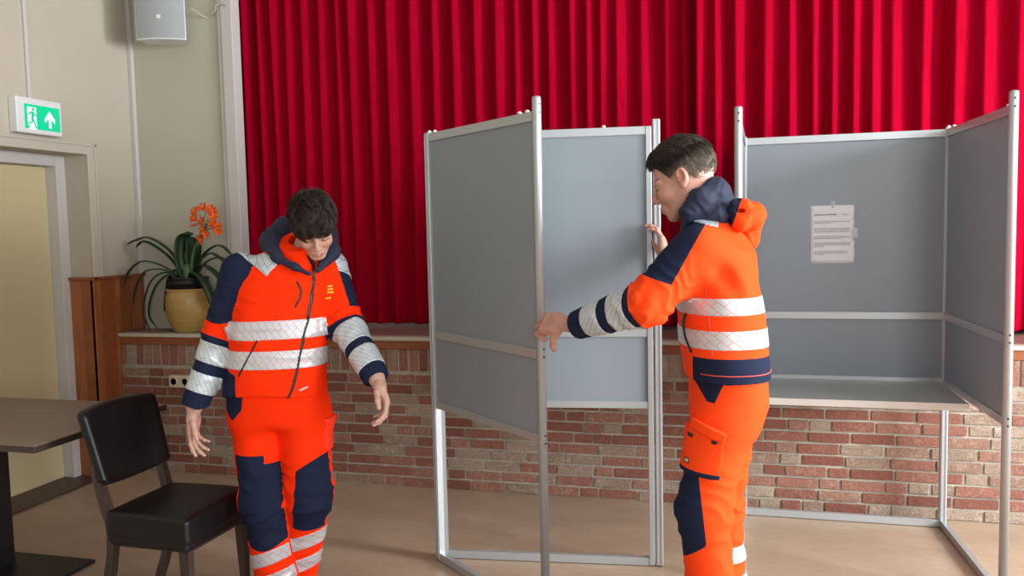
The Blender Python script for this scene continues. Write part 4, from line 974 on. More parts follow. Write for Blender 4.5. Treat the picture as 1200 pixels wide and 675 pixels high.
    def hoodN(p):
        pts = [V(-.150, 2.850, 1.560), V(-.130, 2.84, 1.600), V(-.095, 2.845, 1.640), V(-.058, 2.89, 1.668), V(-.050, 2.95, 1.665), V(-.09, 3.0, 1.61), V(-.14, 2.99, 1.56)]
        d = chain(p, pts, [.018, .030, .040, .044, .044, .036, .02], .025)[0]; d = smin(d, rc(p, V(-.05, 2.87, 1.60), V(-.005, 2.90, 1.615), .040, .036)[0], .03)
        d = smin(d, ell(p, (-.06, 2.92, 1.58), (.09, .10, .05)), .03)
        d = d - .006 * ridge(wav(p, 26, 42, 2.)) - .003 * ridge(wav(p * V(1, .6, 1), 62, 43, 2.5))
        d = smax(d, -(f_head(p, H) - .005), .008); return smax(d, -(rc(p, nk0, nk1, .058, .066)[0] - .004), .006)
    Hd = mesh_sdf(shift(hoodN), O((-.21, 2.74, 1.48)), O((.10, 3.08, 1.74)), .0042, 'hood', M['navy'], J)
    def hoodO(p):
        pts = [V(.005, 2.84, 1.600), V(.030, 2.825, 1.570), V(.062, 2.86, 1.580), V(.070, 2.93, 1.592), V(.035, 2.985, 1.600), V(-.01, 2.99, 1.60)]
        d = chain(p, pts, [.018, .026, .034, .036, .03, .02], .02)[0]; d = smin(d, rc(p, V(.0, 2.92, 1.56), V(.045, 2.92, 1.52), .06, .05)[0], .03)
        up = chain(p, [V(.008, 2.83, 1.63), V(.040, 2.84, 1.622), V(.066, 2.87, 1.606)], [.011, .016, .02], .02)[0]
        d = smin(d, up, .012); d = smax(d, -ell(p, (.028, 2.815, 1.606), (.018, .045, .010)), .006)
        return d - .004 * ridge(wav(p, 34, 44, 2.)) - .002 * ridge(wav(p, 70, 45, 2.))
    mesh_sdf(shift(hoodO), O((-.10, 2.74, 1.42)), O((.15, 3.08, 1.70)), .0042, 'hood_shell', M['cloth2'], J, {'navy': shift(lambda p: np.minimum(.018 + .35 * (p[:, 2] - 1.6) - p[:, 0], p[:, 2] - 1.535))})
    # trousers
    PL = [hipL, knL, anL - V(0, 0, .03)]; PR = [hipR, knR, anR - V(0, 0, .03)]; RL = [.102, .087, .080]; RR = [.098, .086, .078]
    def trous(p, wr=True):
        d, u, v = zloft(p, [(.78, -.002, 2.922, yb, .150, .115), (.86, -.020, 2.925, yb, .160, .105), (.95, -.012, 2.925, yb, .180, .130), (1.07, -.015, 2.915, yb, .175, .125)], 2.2); d = smax(d, p[:, 2] - 1.068, .01); d = smax(d, .84 - p[:, 2], .05)
        a, ta = chain(p, PL, RL, .05); b, tb = chain(p, PR, RR, .05)
        if wr:
            w1 = wav(p, 20, 51); a = a - .0035 * ridge(np.sin(ta * 16 + 2 * w1)) * np.clip(1 - np.abs(ta - 1) * 1.2, .2, 1) - .003 * w1 - .008 * ridge(np.sin(ta * 24 + w1)) * np.clip(ta - 1.5, 0, .4) * 2
            w2 = wav(p, 20, 53); b = b - .006 * ridge(np.sin(tb * 16 + 2 * w2)) * np.clip(1 - np.abs(tb - .9) * 1.2, .2, 1) - .003 * w2 - .008 * ridge(np.sin(tb * 24 + w2)) * np.clip(tb - 1.4, 0, .4) * 2
        a = smax(a, .04 - p[:, 2], .01); b = smax(b, .04 - p[:, 2], .01); return smin(d, smin(a, b, .014), .05)
    def tnavy(p):
        a = chain(p, PL, RL)[0]; b = chain(p, PR, RR)[0]; x, z = p[:, 0], p[:, 2]
        edge = np.interp(z, [.42, .51, .62, .74], [-.105, -.082, -.092, -.107]); f = np.minimum(edge - x, np.minimum(.78 - z - .15 * (x + .15), z - .470 - .75 * (x + .12)))
        edR = np.interp(z, [.3, .52, .8], [-.06, -.045, -.04]); fR = np.minimum(edR - x, np.minimum(.72 - z, z - .40))
        pk = np.minimum(np.minimum(1.06 - z, z - .975 - .0), np.minimum(x + .130 - .55 * (1.06 - z), -.050 - x)); pk = np.minimum(1.07 - z, np.minimum(x + .136 - .72 * (1.062 - z), -.018 - x - .45 * (1.06 - z))); pk = np.minimum(pk, z - .975 + .1 * x)
        return np.maximum(np.where(a < b, f, fR), np.where(p[:, 1] < 2.9, pk, -1))
    Tr = mesh_sdf(shift(trous), O((-.26, 2.66, .0)), O((.22, 3.24, 1.09)), .0048, 'trousers', M['cloth2'], root, {'navy': shift(tnavy)})
    for k, (c, zs) in enumerate(((anL, (.318, .215)), (anR, (.383, .270)))):
        for zc in zs:
            def rg(p, zc=zc, k=k):
                a = chain(p, PL, RL)[0]; b = chain(p, PR, RR)[0]; own = (a - b) if k == 0 else (b - a); return np.maximum(np.abs(p[:, 2] - zc) - .030, own + .004)
            region_mesh('reflective_band', shift(trous), shift(rg), .0022, M['refl_o'], Tr, V(c[0] - .2, c[1] - .2, zc - .05) - off, V(c[0] + .2, c[1] + .2, zc + .05) - off, .0045, {'uvw': shift(lambda p, c=c: np.stack([np.arctan2(p[:, 0] - c[0], -(p[:, 1] - c[1])) * .09, p[:, 2], p[:, 0] * 0], 1))})
    # cargo pocket on the near thigh
    Rp = np.stack([nrm((.985, 0, -.10)), V(0, 1, 0), nrm((.10, 0, .985))], 1).astype(F4); cc = V(-.098, 2.74, .815)
    cpk = lambda p: np.maximum(sbox(p, cc, (.068, .09, .078), Rp, .006), trous(p, False) - .016)
    cb = mesh_sdf(shift(cpk), O((-.20, 2.62, .70)), O((.02, 2.86, .93)), .0038, 'cargo_pocket', M['cloth2'], Tr, {'navy': shift(lambda p: .008 - ((p - cc) @ Rp)[:, 2] - .07)})
    fl = lambda p: np.maximum(sbox(p, cc + V(.022, 0, .078), (.060, .09, .016), np.stack([nrm((.93, 0, -.36)), V(0, 1, 0), nrm((.36, 0, .93))], 1).astype(F4), .005), trous(p, False) - .026)
    mesh_sdf(shift(fl), O((-.20, 2.62, .82)), O((.06, 2.86, .96)), .0038, 'pocket_flap', M['cloth2'], Tr, {'navy': shift(lambda p: p[:, 0] * 0 - 1)})
    def patch(nm, x, z, hw, hh, mat, up=.021):
        region_mesh(nm, shift(lambda p: trous(p, False)), shift(lambda p: np.maximum(np.maximum(np.abs(((p - V(x, 0, z)) @ Rp)[:, 0]) - hw, np.abs(((p - V(x, 0, z)) @ Rp)[:, 2]) - hh), p[:, 1] - 2.86)), up, mat, cb, O((x - .03, 2.62, z - .03)), O((x + .03, 2.84, z + .03)), .0022, depth=-.014)
    patch('hook_fastener', -.134, .868, .0095, .0065, M['zip'], .018); patch('hook_fastener', -.055, .858, .009, .006, M['zip'], .018)
    patch('pocket_label', -.146, .783, .0085, .0090, M['zip'], .0175); patch('pocket_label_mark', -.146, .783, .0055, .0055, M['label_grey'], .0190)
    for a_ in (anL, anR): shoe('shoe', a_, (-1, .12, 0), root)
    for o in root.children:
        if o.name.startswith('shoe'): o.location = (-off[0], -off[1], 0)
    # short hair: dark on top, grey at the sides
    def cap(q): return smin(ell(q, (0, -.013, .040), (.0785, .100, .089)), ell(q, (0, .045, .072), (.048, .040, .028)), .03)
    def lineat(y): return np.interp(y, [-.12, -.08, -.045, -.02, .0, .028, .040, .060, .075, .11], [-.062, -.058, -.035, .018, .022, .004, .030, .055, .060, .062])
    def capw(p): q = toloc(p, H); return smax(cap(q), lineat(q[:, 1]) - q[:, 2], .004) * H['s']
    hm = hairmat('greying_short_hair', (.016, .011, .008), (.055, .040, .030), (.24, .205, .165))
    def gv(p): q = toloc(p, H); return np.clip((.045 - q[:, 2] - .25 * q[:, 1]) / .05, 0, .85) 
    hc = mesh_sdf(shift(capw), O((-.34, 2.74, 1.58)), O((.02, 3.10, 1.90)), .0035, 'hair', hm, root, {'g': shift(gv)})
    def start(r, n):
        q = r.normal(size=(n * 3, 3)); q /= np.linalg.norm(q, axis=1)[:, None]; q = q * V(.079, .101, .090) + V(0, -.013, .040); q = q[q[:, 2] > lineat(q[:, 1]) + np.where(q[:, 1] > .05, .016, .004)]; return q[:n].astype(F4)
    def flow(q):
        top = np.clip((q[:, 2] - .06) / .04, 0, 1)[:, None]; return top * V(.15, 1, .25) + (1 - top) * (V(0, -.35, -1.))
    vs, qs, vv = hair('h', H, cap, start, flow, lambda t, c, n: (.001 + t * (.001 + .008 * c)).astype(F4), lambda q, r: np.where(q[:, 2] > .075, r.uniform(.018, .034, len(q)), r.uniform(.008, .015, len(q))).astype(F4), .0008, hm, root, 8000, 9, 500)
    mesh_from('hair_locks', vs - off, qs, hm, hc, {'v': vv, 'g': gv(vs)})
    return H
import time as _t
_a = _t.time(); build_left(); print('left', _t.time() - _a); _a = _t.time(); build_right(); print('right', _t.time() - _a)
# ------------------------------------------------------------------ table
T = thing('dining_table', (-3.3, 3.035, 0), 'brown wood table with a black column and plate foot, at the left edge', 'table')
bm = bmesh.new(); box(bm, (-.635, -.40, .7405), (.635, .395, .745), .001, 1, 0); box(bm, (-.636, -.401, .715), (.636, .396, .7405), .0015, 2, 1)
mesh_obj('tabletop', bm, [M['tabletop'], M['tableedge']], T)
for s, nm in ((-.06, 'column'),):
    bm = bmesh.new(); box(bm, (s - .06, -.03, .02), (s + .06 - .012, .09, .708), .006, 3); c = mesh_obj('column', bm, M['black_metal'], T)
    bm = bmesh.new(); box(bm, (s - .2, -.2, .703), (s + .2, .24, .715), .002); mesh_obj('top_plate', bm, M['black_metal'], T)
    bm = bmesh.new(); n0 = 0; box(bm, (s - .38, -.2, .0), (s + .40, .205, .018), .004)
    for v in bm.verts:
        if v.co.z > .009 and False: pass
    mesh_obj('foot_plate', bm, M['black_metal'], T)

# ------------------------------------------------------------------ chair (faces +x, away from the table)
C = thing('dining_chair', (-2.200, 2.89, 0), 'black leather dining chair with dark wooden legs, beside the table', 'chair', rz=math.radians(-1.5))
def cushion(name, w_at, pts_fn, mat, parent, nu=30, nv=24): pass
# seat: rounded box, slightly domed, tapering to the back
def superbox(name, lo, hi, e, mat, parent, fn=None, n=28):
    """rounded cushion: cube sphere pushed to a superellipsoid"""
    bm = bmesh.new(); bmesh.ops.create_cube(bm, size=2); bmesh.ops.subdivide_edges(bm, edges=bm.edges[:], cuts=n, use_grid_fill=True)
    c = [(a + b) / 2 for a, b in zip(lo, hi)]; h = [(b - a) / 2 for a, b in zip(lo, hi)]
    for v in bm.verts:
        p = [v.co.x * h[0], v.co.y * h[1], v.co.z * h[2]]
        q = [max(-(h[i] - e[i] if isinstance(e, (list, tuple)) else h[i] - e), min((h[i] - e[i]) if isinstance(e, (list, tuple)) else h[i] - e, p[i])) for i in range(3)]
        d = Vector(p) - Vector(q)
        ee = e if not isinstance(e, (list, tuple)) else e[0]
        if d.length > 1e-9: d = d.normalized() * ee
        v.co = Vector(q) + d + Vector(c)
        if fn: v.co = fn(v.co)
    return mesh_obj(name, bm, mat, parent, True)
def seatfn(p):
    u = p.x / .2; v = p.y / .215
    if p.z > .42: p.z += .018 * (1 - min(1, u * u)) * (1 - min(1, v * v)) - .006 * max(0, u) ** 4
    p.y *= 1 + .04 * u; 
    if p.z < .38: p.x -= .006 * u; p.y *= .985
    return p
seat = superbox('seat', (-.205, -.208, .340), (.190, .208, .478), .018, M['leather'], C, seatfn)
bm = bmesh.new(); loop = []
for k in range(80):
    a = 2 * PI * k / 80; cx_ = math.copysign(abs(math.cos(a)) ** .18, math.cos(a)); sy_ = math.copysign(abs(math.sin(a)) ** .18, math.sin(a))
    loop.append((-.01 + .1955 * cx_, .2085 * sy_ * (1 + .04 * cx_), .462))
tube(bm, loop + loop[:1], .0028, 6, False); mesh_obj('piping', bm, M['leather'], seat, True)
def backfn(p):
    # curve the back around the sitter, lean it backwards, narrow it downwards
    u = p.y / .21; t = (p.z - .59) / .29
    p.x += -.245 - .075 * t + .0 * t * t; p.x += .030 * u * u
    p.y *= .93 + .07 * t
    p.z += .012 * (1 - u * u) * max(0, t) + .02 * u * u * (t < .0)
    return p
back = superbox('backrest', (-.026, -.212, .560), (.026, .212, .872), .022, M['leather'], C, backfn)
def leg(pts, rad, nm='leg'):
    bm = bmesh.new(); n0 = []
    for i in range(len(pts) - 1):
        pass
    rings = []
    for (p, r) in zip(pts, rad):
        p = Vector(p); rings.append([bm.verts.new(p + Vector((sx * r[0], sy * r[1], 0))) for sx, sy in ((-1, -1), (1, -1), (1, 1), (-1, 1))])
    for a, b in zip(rings, rings[1:]):
        for k in range(4): bm.faces.new((a[k], a[(k + 1) % 4], b[(k + 1) % 4], b[k]))
    bm.faces.new(rings[0][::-1]); bm.faces.new(rings[-1])
    bmesh.ops.bevel(bm, geom=[e for e in bm.edges if abs((e.verts[0].co - e.verts[1].co).normalized().z) > .7], offset=.004, segments=2, affect='EDGES')
    return mesh_obj(nm, bm, M['chairwood'], C)
for s in (-1, 1):
    leg([(.155, s * .178, .345), (.160, s * .182, .2), (.163, s * .184, .0)], [(.021, .021), (.018, .018), (.0135, .0135)])
    P = crom([(-.285, s * .168, 0), (-.222, s * .172, .18), (-.190, s * .174, .37), (-.222, s * .175, .52), (-.262, s * .175, .66)], 5)
    leg([tuple(p) for p in P], [(.0165 + .004 * math.sin(PI * i / (len(P) - 1)), .0135 + .003 * math.sin(PI * i / (len(P) - 1))) for i in range(len(P))])
bm = bmesh.new(); box(bm, (-.19, -.165, .325), (.16, .165, .345), .002); mesh_obj('seat_frame', bm, M['chairwood'], C)

# ------------------------------------------------------------------ exit sign on the left wall
def emis(name, col, s, base=None):
    m, nt, b = newmat(name); setp(b, Base_Color=(*(base or col), 1), Roughness=.35)
    b.inputs['Emission Color'].default_value = (*col, 1); b.inputs['Emission Strength'].default_value = s; return m
M['exit_green'] = emis('exit_green', (.0, .52, .24), .75, (.0, .35, .16)); M['exit_white'] = emis('exit_white', (.9, 1., .93), .75, (.7, .75, .72))
E_ = thing('exit_sign', (XL, 4.045, 2.262), 'green and white emergency exit sign in a white housing above the door', 'sign')
bm = bmesh.new(); box(bm, (.0, -.17, -.098), (.058, .158, .106), .008, 3)
mesh_obj('housing', bm, M['white'], E_)
obox('sign_face', (.058, -.118, -.072), (.0605, .140, .068), M['exit_green'], E_, .001)
ax = ((0, 1, 0), (0, 0, 1), (1, 0, 0))
bm = bmesh.new(); prism(bm, [(-.098, -.072), (-.036, -.072), (-.036, .052), (-.098, .052)], .0605, .0615, ax)
prism(bm, [(.036 + .018, -.055), (.036 + .036, -.055), (.072, .0), (.100, -.028), (.100, -.004), (.063, .043), (.026, -.004), (.026, -.028), (.054, .0)], .0605, .0615, ax)
mesh_obj('door_and_arrow_pictogram', bm, M['exit_white'], E_).name = 'pictogram'
bm = bmesh.new(); org = (.0615, 0, 0)
def limb(pts, r):
    tube(bm, [(.0615, a, b) for a, b in pts], r, 8, True)
limb([(-.060, .030), (-.062, .008), (-.066, -.012)], [.009, .0105, .008])
lathe(bm, [(.001, -.010), (.0075, -.007), (.010, 0), (.0075, .007), (.001, .010)], 12, (.0615, -.057, .041))
limb([(-.060, .024), (-.084, .018), (-.092, .002)], [.0055, .005, .0045]); limb([(-.060, .024), (-.046, .008), (-.030, .006)], [.0055, .005, .0045])
limb([(-.066, -.010), (-.050, -.035), (-.042, -.066)], [.0075, .0065, .006]); limb([(-.066, -.012), (-.070, -.036), (-.098, -.040)], [.0075, .0065, .006])
limb([(-.098, -.050), (-.098, -.070)], [.010, .010])
for v in bm.verts: v.co.x = .0615 + (v.co.x - .0615) * .12
mesh_obj('running_figure', bm, M['exit_green'], E_)
tc = bmesh.new(); box(tc, (XL, 4.010, 2.366), (XL + .016, 4.032, ZC), .003); o = mesh_obj('cable_duct', tc, M['trimw']); tag(o, 'thin white cable duct running up the wall from the exit sign', 'cable duct')

# ------------------------------------------------------------------ loudspeaker
M['grille'] = simple('speaker_grille', (.36, .385, .40), .55, .2, bscale=900, bstr=.4)
Q = thing('wall_speaker', (-3.515, 4.66, 2.805), 'light grey loudspeaker hung high in the corner left of the curtain', 'loudspeaker', rz=math.radians(20))
def spk(s, y0, x=.155, H=.46):
    pl = []
    for k in range(13):
        u = -1 + 2 * k / 12; pl.append((u * x * s, y0 - .035 * (1 - u * u) * s))
    return pl
bm = bmesh.new(); prism(bm, [(-.150, 0.0)] + [(-.155, .0)] + spk(1, .0)[1:-1] + [(.155, .0), (.12, .13), (-.12, .13)], 0, .44, ((1, 0, 0), (0, 1, 0), (0, 0, 1)))
mesh_obj('cabinet', bm, M['white'], Q)
bm = bmesh.new(); fr = spk(.97, -.004); bk = [(a, b + .006) for a, b in fr][::-1]; prism(bm, fr + bk, .006, .434, ((1, 0, 0), (0, 1, 0), (0, 0, 1)))
mesh_obj('grille', bm, M['grille'], Q)
obox('badge', (-.013, -.0445, .125), (.013, -.038, .150), M['white'], Q, .002).data.materials[0] = M['white']
bm = bmesh.new(); box(bm, (-.04, .13, .14), (.04, .20, .30), .004); box(bm, (-.06, .195, .08), (.06, .222, .36), .004); mesh_obj('bracket', bm, M['white'], Q)
bm = bmesh.new(); tube(bm, crom([(-3.37, 4.78, 3.02), (-3.34, 4.885, 2.985), (-3.29, 4.885, 3.0), (-3.25, 4.866, 3.02), (-3.235, 4.853, 3.045), (-3.18, 4.855, 3.05), (-3.158, 4.86, 3.035), (-3.15, 4.94, 3.03)], 5), .0045, 8)
tag(mesh_obj('speaker_cable', bm, M['trim'], None, True), 'thin cream cable from the loudspeaker to the curtain opening', 'cable')

# ------------------------------------------------------------------ double socket on the brick front
K = thing('wall_socket', (-3.475, YS - .001, .613), 'cream double socket on the brick stage front, left', 'socket')
bm = bmesh.new(); box(bm, (-.068, -.040, -.040), (.094, .004, .040), .006, 3); mesh_obj('casing', bm, M['cream'], K)
for dx in (-.03, .055):
    bm = bmesh.new(); pr = [(.0, 0), (.022, 0), (.022, .003), (.026, .004), (.029, .002), (.029, .0)]
    lathe(bm, [(.0225, .0), (.0225, .004), (.029, .004), (.029, .0)], 28); o = mesh_obj('socket_ring', bm, M['cream'], K); o.rotation_euler = (PI / 2, 0, 0); o.location = (dx, -.040, 0)
    bm = bmesh.new()
    lathe(bm, [(.003, 0), (.003, .0012)], 12, (-.0095, 0, 0)); lathe(bm, [(.003, 0), (.003, .0012)], 12, (.0095, 0, 0)); box(bm, (-.003, .018, 0), (.003, .022, .003)); box(bm, (-.003, -.022, 0), (.003, -.018, .003))
    o = mesh_obj('contact', bm, M['black'], K); o.rotation_euler = (PI / 2, 0, 0); o.location = (dx, -.0405, 0)

# ------------------------------------------------------------------ clivia in its pot on the stage edge
def glaze():
    m, nt, b = newmat('ochre_glaze'); n = noise(nt, 5, 4, objco(nt, (1, 1, 4))); r = ramp(nt, n.outputs['Fac'], [(.3, (.36, .22, .055)), (.7, (.50, .33, .105))])
    nt.links.new(r.outputs['Color'], b.inputs['Base Color']); setp(b, Roughness=.3); return m
M['glaze'] = glaze()
def leafmat():
    m, nt, b = newmat('leaf'); n = noise(nt, 8, 3, objco(nt)); r = ramp(nt, n.outputs['Fac'], [(.3, (.008, .028, .010)), (.7, (.022, .060, .018))])
    nt.links.new(r.outputs['Color'], b.inputs['Base Color']); setp(b, Roughness=.38); return m
M['leaf'] = leafmat()
M['leafl'] = simple('leaf_base', (.10, .17, .06), .45)
def petalmat():
    m, nt, b = newmat('petal'); at = node(nt, 'ShaderNodeAttribute', attribute_name='r'); r = ramp(nt, at.outputs['Fac'], [(.05, (.95, .55, .05)), (.35, (.9, .18, .02)), (1., (.82, .06, .012))])
    nt.links.new(r.outputs['Color'], b.inputs['Base Color']); setp(b, Roughness=.5); return m
M['petal'] = petalmat()
PX, PY = -3.487, 4.775
Pt = thing('flowerpot', (PX, PY, ZS), 'ochre glazed round flowerpot on the stage edge', 'flowerpot')
bm = bmesh.new(); lathe(bm, [(.098, 0), (.108, .006), (.128, .05), (.146, .11), (.154, .17), (.154, .215), (.148, .25), (.140, .262), (.143, .275), (.150, .283), (.147, .287), (.138, .283), (.134, .25), (.12, .1), (.02, .03)], 48)
mesh_obj('pot_body', bm, M['glaze'], Pt)
Cl = thing('potted_clivia', (PX, PY, ZS + .03), 'clivia with arching dark leaves and orange flowers, in the ochre pot', 'plant')
bm = bmesh.new(); lathe(bm, [(.09, .02), (.115, .24), (.124, .255), (.124, .285), (.129, .287), (.129, .300), (.123, .302), (.123, .318), (.130, .320), (.130, .330), (.120, .330), (.112, .31), (.02, .305)], 44)
mesh_obj('inner_pot', bm, M['black'], Cl)
M['soil'] = simple('soil', (.03, .02, .012), .95, bscale=80, bstr=.8)
bm = bmesh.new(); lathe(bm, [(.108, .300), (.112, .308), (.05, .318), (.002, .32)], 30); mesh_obj('soil', bm, M['soil'], Cl)
def leaf(pts, w, twist=0.):
    """strap leaf: pts in the pot's frame; keeled ribbon with thickness"""
    C_ = crom(pts, 7); bm = bmesh.new(); n = len(C_); prev = None
    d0 = Vector(C_[-1]) - Vector(C_[0]); side0 = Vector((0, 0, 1)).cross(Vector((d0.x, d0.y, 0)))
    if side0.length < 1e-4: side0 = Vector((1, 0, 0))
    side0.normalize()
    rows = []
    for i in range(n):
        t = i / (n - 1); p = Vector(C_[i]); d = (Vector(C_[min(i + 1, n - 1)]) - Vector(C_[max(i - 1, 0)])).normalized()
        s = (side0 - d * side0.dot(d)).normalized(); nn = s.cross(d)
        if twist: q = Matrix.Rotation(twist * (.3 + .7 * t), 3, d); s = q @ s; nn = q @ nn
        ww = w * (.62 + .38 * math.sin(PI * min(1, t * 1.1) * .5)) * (1 - max(0, (t - .72) / .28) ** 2.2) + .001
        rows.append([bm.verts.new(p + s * ww * u - nn * (ww * .32 * (abs(u)) * -1) + nn * h) for (u, h) in ((-1, .0006), (-.5, .0015), (0, .002), (.5, .0015), (1, .0006), (.5, -.001), (0, -.0016), (-.5, -.001))])
    for a, b in zip(rows, rows[1:]):
        for k in range(8): bm.faces.new((a[k], a[(k + 1) % 8], b[(k + 1) % 8], b[k])).smooth = True
    bm.faces.new(rows[0][::-1]); bm.faces.new(rows[-1])
    return mesh_obj('leaf', bm, M['leaf'], Cl, True)
# targets measured as (dx, dz) of points along each leaf, y spreads a little
Z0 = .305
LV = [
 ([(0, 0, Z0), (-.10, -.02, .50), (-.24, -.05, .60), (-.36, -.06, .585), (-.44, -.04, .55)], .022),
 ([(-.01, 0, Z0), (-.10, -.03, .46), (-.22, -.06, .56), (-.30, -.07, .575), (-.35, -.06, .53)], .024),
 ([(-.02, -.01, Z0), (-.14, -.06, .41), (-.28, -.10, .445), (-.38, -.12, .37), (-.42, -.11, .27)], .018),
 ([(-.02, -.02, Z0), (-.12, -.08, .385), (-.24, -.13, .375), (-.31, -.15, .25), (-.335, -.14, .13)], .018),
 ([(-.02, -.03, Z0), (-.10, -.09, .37), (-.19, -.14, .31), (-.235, -.17, .12), (-.19, -.16, -.02)], .028),
 ([(-.01, -.03, Z0), (-.07, -.10, .36), (-.155, -.15, .27), (-.19, -.175, .10), (-.125, -.165, -.005)], .026),
 ([(-.03, .0, Z0), (-.10, .02, .38), (-.17, .03, .35), (-.20, .02, .22), (-.19, -.02, .10)], .024),
 ([(.00, -.03, Z0), (-.03, -.05, .45), (-.01, -.05, .585), (.05, -.06, .63), (.09, -.07, .615)], .036),
 ([(.01, 0, Z0), (.02, .0, .44), (.035, -.01, .56), (.04, -.02, .60)], .030),
 ([(.02, 0, Z0), (.06, 0, .42), (.085, -.01, .51), (.09, -.01, .565)], .022),
 ([(.03, 0, Z0), (.10, .0, .46), (.20, .0, .535), (.29, -.01, .53), (.36, -.02, .46)], .018),
 ([(.03, -.02, Z0), (.12, -.04, .45), (.22, -.05, .49), (.31, -.06, .45), (.38, -.06, .37)], .018),
 ([(.03, -.02, Z0), (.11, -.06, .40), (.20, -.09, .415), (.30, -.10, .35), (.35, -.10, .25)], .022),
 ([(.03, -.03, Z0), (.09, -.08, .37), (.18, -.12, .345), (.25, -.13, .24), (.27, -.13, .12)], .024),
 ([(.02, .03, Z0), (.08, .06, .42), (.20, .07, .46), (.31, .06, .40)], .018),
 ([(.0, .02, Z0), (.0, .05, .46), (-.05, .07, .56), (-.13, .07, .59)], .022),
]
for pts, w in LV: leaf(pts, w * 1.3)
bm = bmesh.new(); tube(bm, [(0, -.01, .29), (0, -.012, .36), (.004, -.015, .42)], [.032, .026, .012], 14, flat=1.3); mesh_obj('leaf_base', bm, M['leafl'], Cl, True)
FC = (.187, -.02, .640)
bm = bmesh.new(); tube(bm, crom([(.02, 0, Z0), (.05, -.01, .48), (.12, -.02, .59), (.145, -.02, .64)], 5), .008, 10, flat=1.6); stalk = mesh_obj('flower_stalk', bm, M['leafl'], Cl, True)
def flower(c, d, sc=1.):
    bm = bmesh.new(); d = Vector(d).normalized(); a = d.orthogonal().normalized(); b = d.cross(a); c = Vector(c); vals = []
    tube(bm, [c - d * .035 * sc, c - d * .01 * sc, c], [.003, .004, .007], 8)
    n1 = len(bm.faces)
    for k in range(6):
        ang = k * PI / 3 + .2; u = a * math.cos(ang) + b * math.sin(ang); v = d.cross(u); rows = []
        for t in (0, .3, .6, .85, 1.):
            w = .013 * sc * math.sin(PI * (t * .8 + .12)) ** .8 * (1 if k % 2 else .85)
            if t == 1: w = .002
            p = c + d * (.034 * sc * t - .010 * sc * t * t) + u * sc * (.006 + .030 * t ** 1.3)
            rows.append([bm.verts.new(p - v * w + d * .003), bm.verts.new(p - d * .001), bm.verts.new(p + v * w + d * .003)])
        for x, y in zip(rows, rows[1:]):
            for q in range(2): bm.faces.new((x[q], x[q + 1], y[q + 1], y[q])).smooth = True
    for k in range(5):
        u = a * math.cos(k * 1.26) + b * math.sin(k * 1.26); tube(bm, [c, c + d * .03 * sc + u * .006], .0012, 5)
    vv = [min(1, ((v.co - c) - d * (v.co - c).dot(d)).length / (.036 * sc)) for v in bm.verts]
    o = mesh_obj('flower', bm, M['petal'], Cl, True); at = o.data.attributes.new('r', 'FLOAT', 'POINT'); at.data.foreach_set('value', np.array(vv, 'f'))
    s = o.modifiers.new('s', 'SOLIDIFY'); s.thickness = .0012; return o
# pixel-free layout of the umbel: (dx, dz) around its centre
FL = [(-.055, .095, .3), (-.020, .115, .1), (-.085, .055, .6), (-.055, .050, .2), (-.030, .030, -.2), (-.025, -.015, -.1), (.015, -.045, -.3), (-.040, -.075, -.5), (.050, .085, .3), (.075, .055, .3), (.045, .010, 0), (.080, .000, .2), (.100, -.030, -.2), (.030, .105, .2)]
for i, (dx, dz, k) in enumerate(FL):
    c = Vector((FC[0] + dx, FC[1] - .025 - .02 * math.cos(i * 2.1), FC[2] + dz + .02)); dv = c - Vector((FC[0], FC[1] + .03, FC[2] - .01))
    dv = dv.normalized() + Vector((0, -.9, 0))
    flower(c, dv, .92 + .1 * math.sin(i)); b0 = bmesh.new(); tube(b0, [(.145, -.02, .635), tuple((c + Vector((.145, -.02, .645))) / 2 + Vector((0, .008, .01))), tuple(c - dv.normalized() * .032)], .0022, 6); mesh_obj('pedicel', b0, M['leafl'], Cl, True)
bm = bmesh.new(); tube(bm, [(FC[0] - .075, FC[1], FC[2] + .04), (FC[0] - .10, FC[1], FC[2] + .035), (FC[0] - .125, FC[1], FC[2] + .03), (FC[0] - .14, FC[1], FC[2] + .03)], [.002, .008, .009, .002], 10)
o = mesh_obj('flower_bud', bm, simple('bud', (.85, .14, .03), .5), Cl, True)
# small pot half hidden behind
S2 = thing('small_flowerpot', (-3.285, 4.835, ZS), 'small beige pot standing between the ochre pot and the young man\'s shoulder', 'flowerpot')
bm = bmesh.new(); lathe(bm, [(.038, 0), (.042, .004), (.050, .22), (.053, .225), (.054, .27), (.050, .272), (.046, .25), (.03, .03)], 32); mesh_obj('pot_body', bm, simple('beige_clay', (.62, .46, .30), .6), S2)

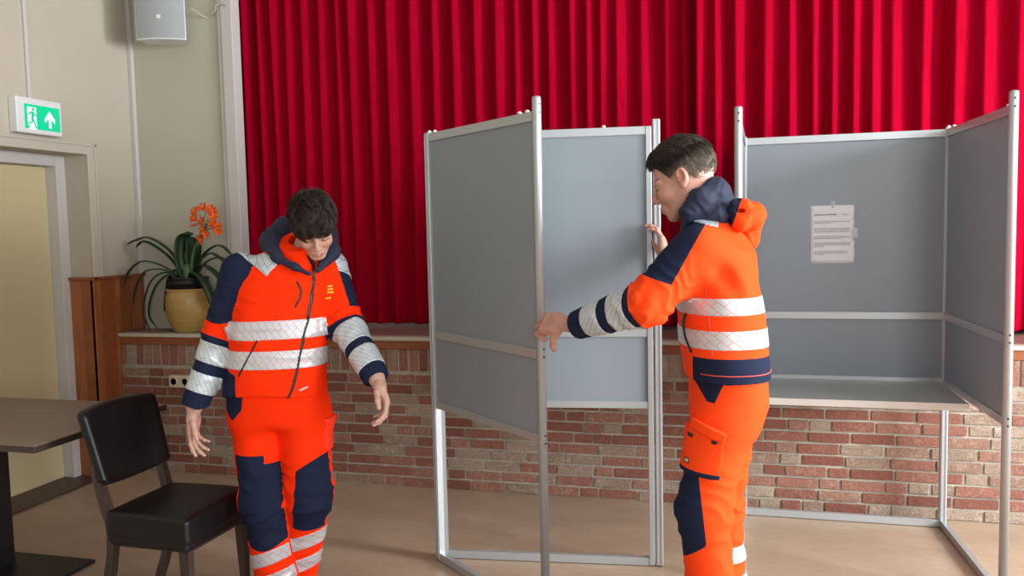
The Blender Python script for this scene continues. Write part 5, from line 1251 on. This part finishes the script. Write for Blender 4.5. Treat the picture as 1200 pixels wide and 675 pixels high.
# ------------------------------------------------------------------ camera and light
cam = bpy.data.cameras.new('camera'); co = bpy.data.objects.new('camera', cam); COL.objects.link(co); SC.camera = co
f = 973.0; u1 = Vector((257, -77.5, f)).normalized(); X_ = Vector((3681, -7.1, -f)); X_ = (X_ - u1 * X_.dot(u1)).normalized(); Z_ = u1.cross(X_)
if Z_.y > 0: Z_ = -Z_
Rw = Matrix((X_, u1, Z_))            # world = Rw @ (right, down, forward)
co.matrix_world = Matrix.Translation((0, 0, 1.57)) @ Matrix((Rw.col[0], -Rw.col[1], -Rw.col[2])).transposed().to_4x4()
cam.sensor_width = 36; cam.lens = f / 1200 * 36; cam.clip_start = .05
def area(name, loc, tgt, sx, sy, power, col=(1, 1, 1)):
    l = bpy.data.lights.new(name, 'AREA'); l.shape = 'RECTANGLE'; l.size = sx; l.size_y = sy; l.energy = power; l.color = col
    o = bpy.data.objects.new(name, l); o.location = loc; d = Vector(tgt) - Vector(loc); o.rotation_euler = d.to_track_quat('-Z', 'Y').to_euler(); COL.objects.link(o); return o
DAY = (.93, .97, 1.)
for (a, b), pw in zip(WR, (LP)): area('window_light', (XR + .04, (a + b) / 2, 2.02), (XR - 3, (a + b) / 2 , 1.6), 1.3, 2.05, pw, DAY)
for (a, b), pw in zip(WB, LPB): area('window_light', ((a + b) / 2, YR - .04, 2.02), ((a + b) / 2, YR + 3, 1.7), 1.5, 2.05, pw, DAY)
for x, y in ((-2.2, .2), (1.4, .2), (-2.2, 3.0), (1.4, 2.6)):
    Lm = thing('ceiling_lamp', (x, y, ZC - .0), 'round white ceiling lamp over the hall', 'lamp', group='ceiling lamps'); bm = bmesh.new(); lathe(bm, [(.2, -.07), (.24, -.05), (.25, -.001)], 32); mesh_obj('lamp_shade', bm, M['white'], Lm)
    l = bpy.data.lights.new('lamp_light', 'AREA'); l.shape = 'DISK'; l.size = .4; l.energy = LPC; l.color = (1, .93, .82); o = bpy.data.objects.new('lamp_light', l); o.location = (x, y, ZC - .08); COL.objects.link(o)
w = bpy.data.worlds.new('world'); SC.world = w; w.use_nodes = True
bg = w.node_tree.nodes['Background']; bg.inputs[0].default_value = (.85, .92, 1, 1); bg.inputs[1].default_value = 1.5
SC.view_settings.view_transform = 'Standard'; SC.view_settings.look = 'None'; SC.view_settings.exposure = EXPO; SC.view_settings.gamma = 1
SC.view_settings.use_curve_mapping = False
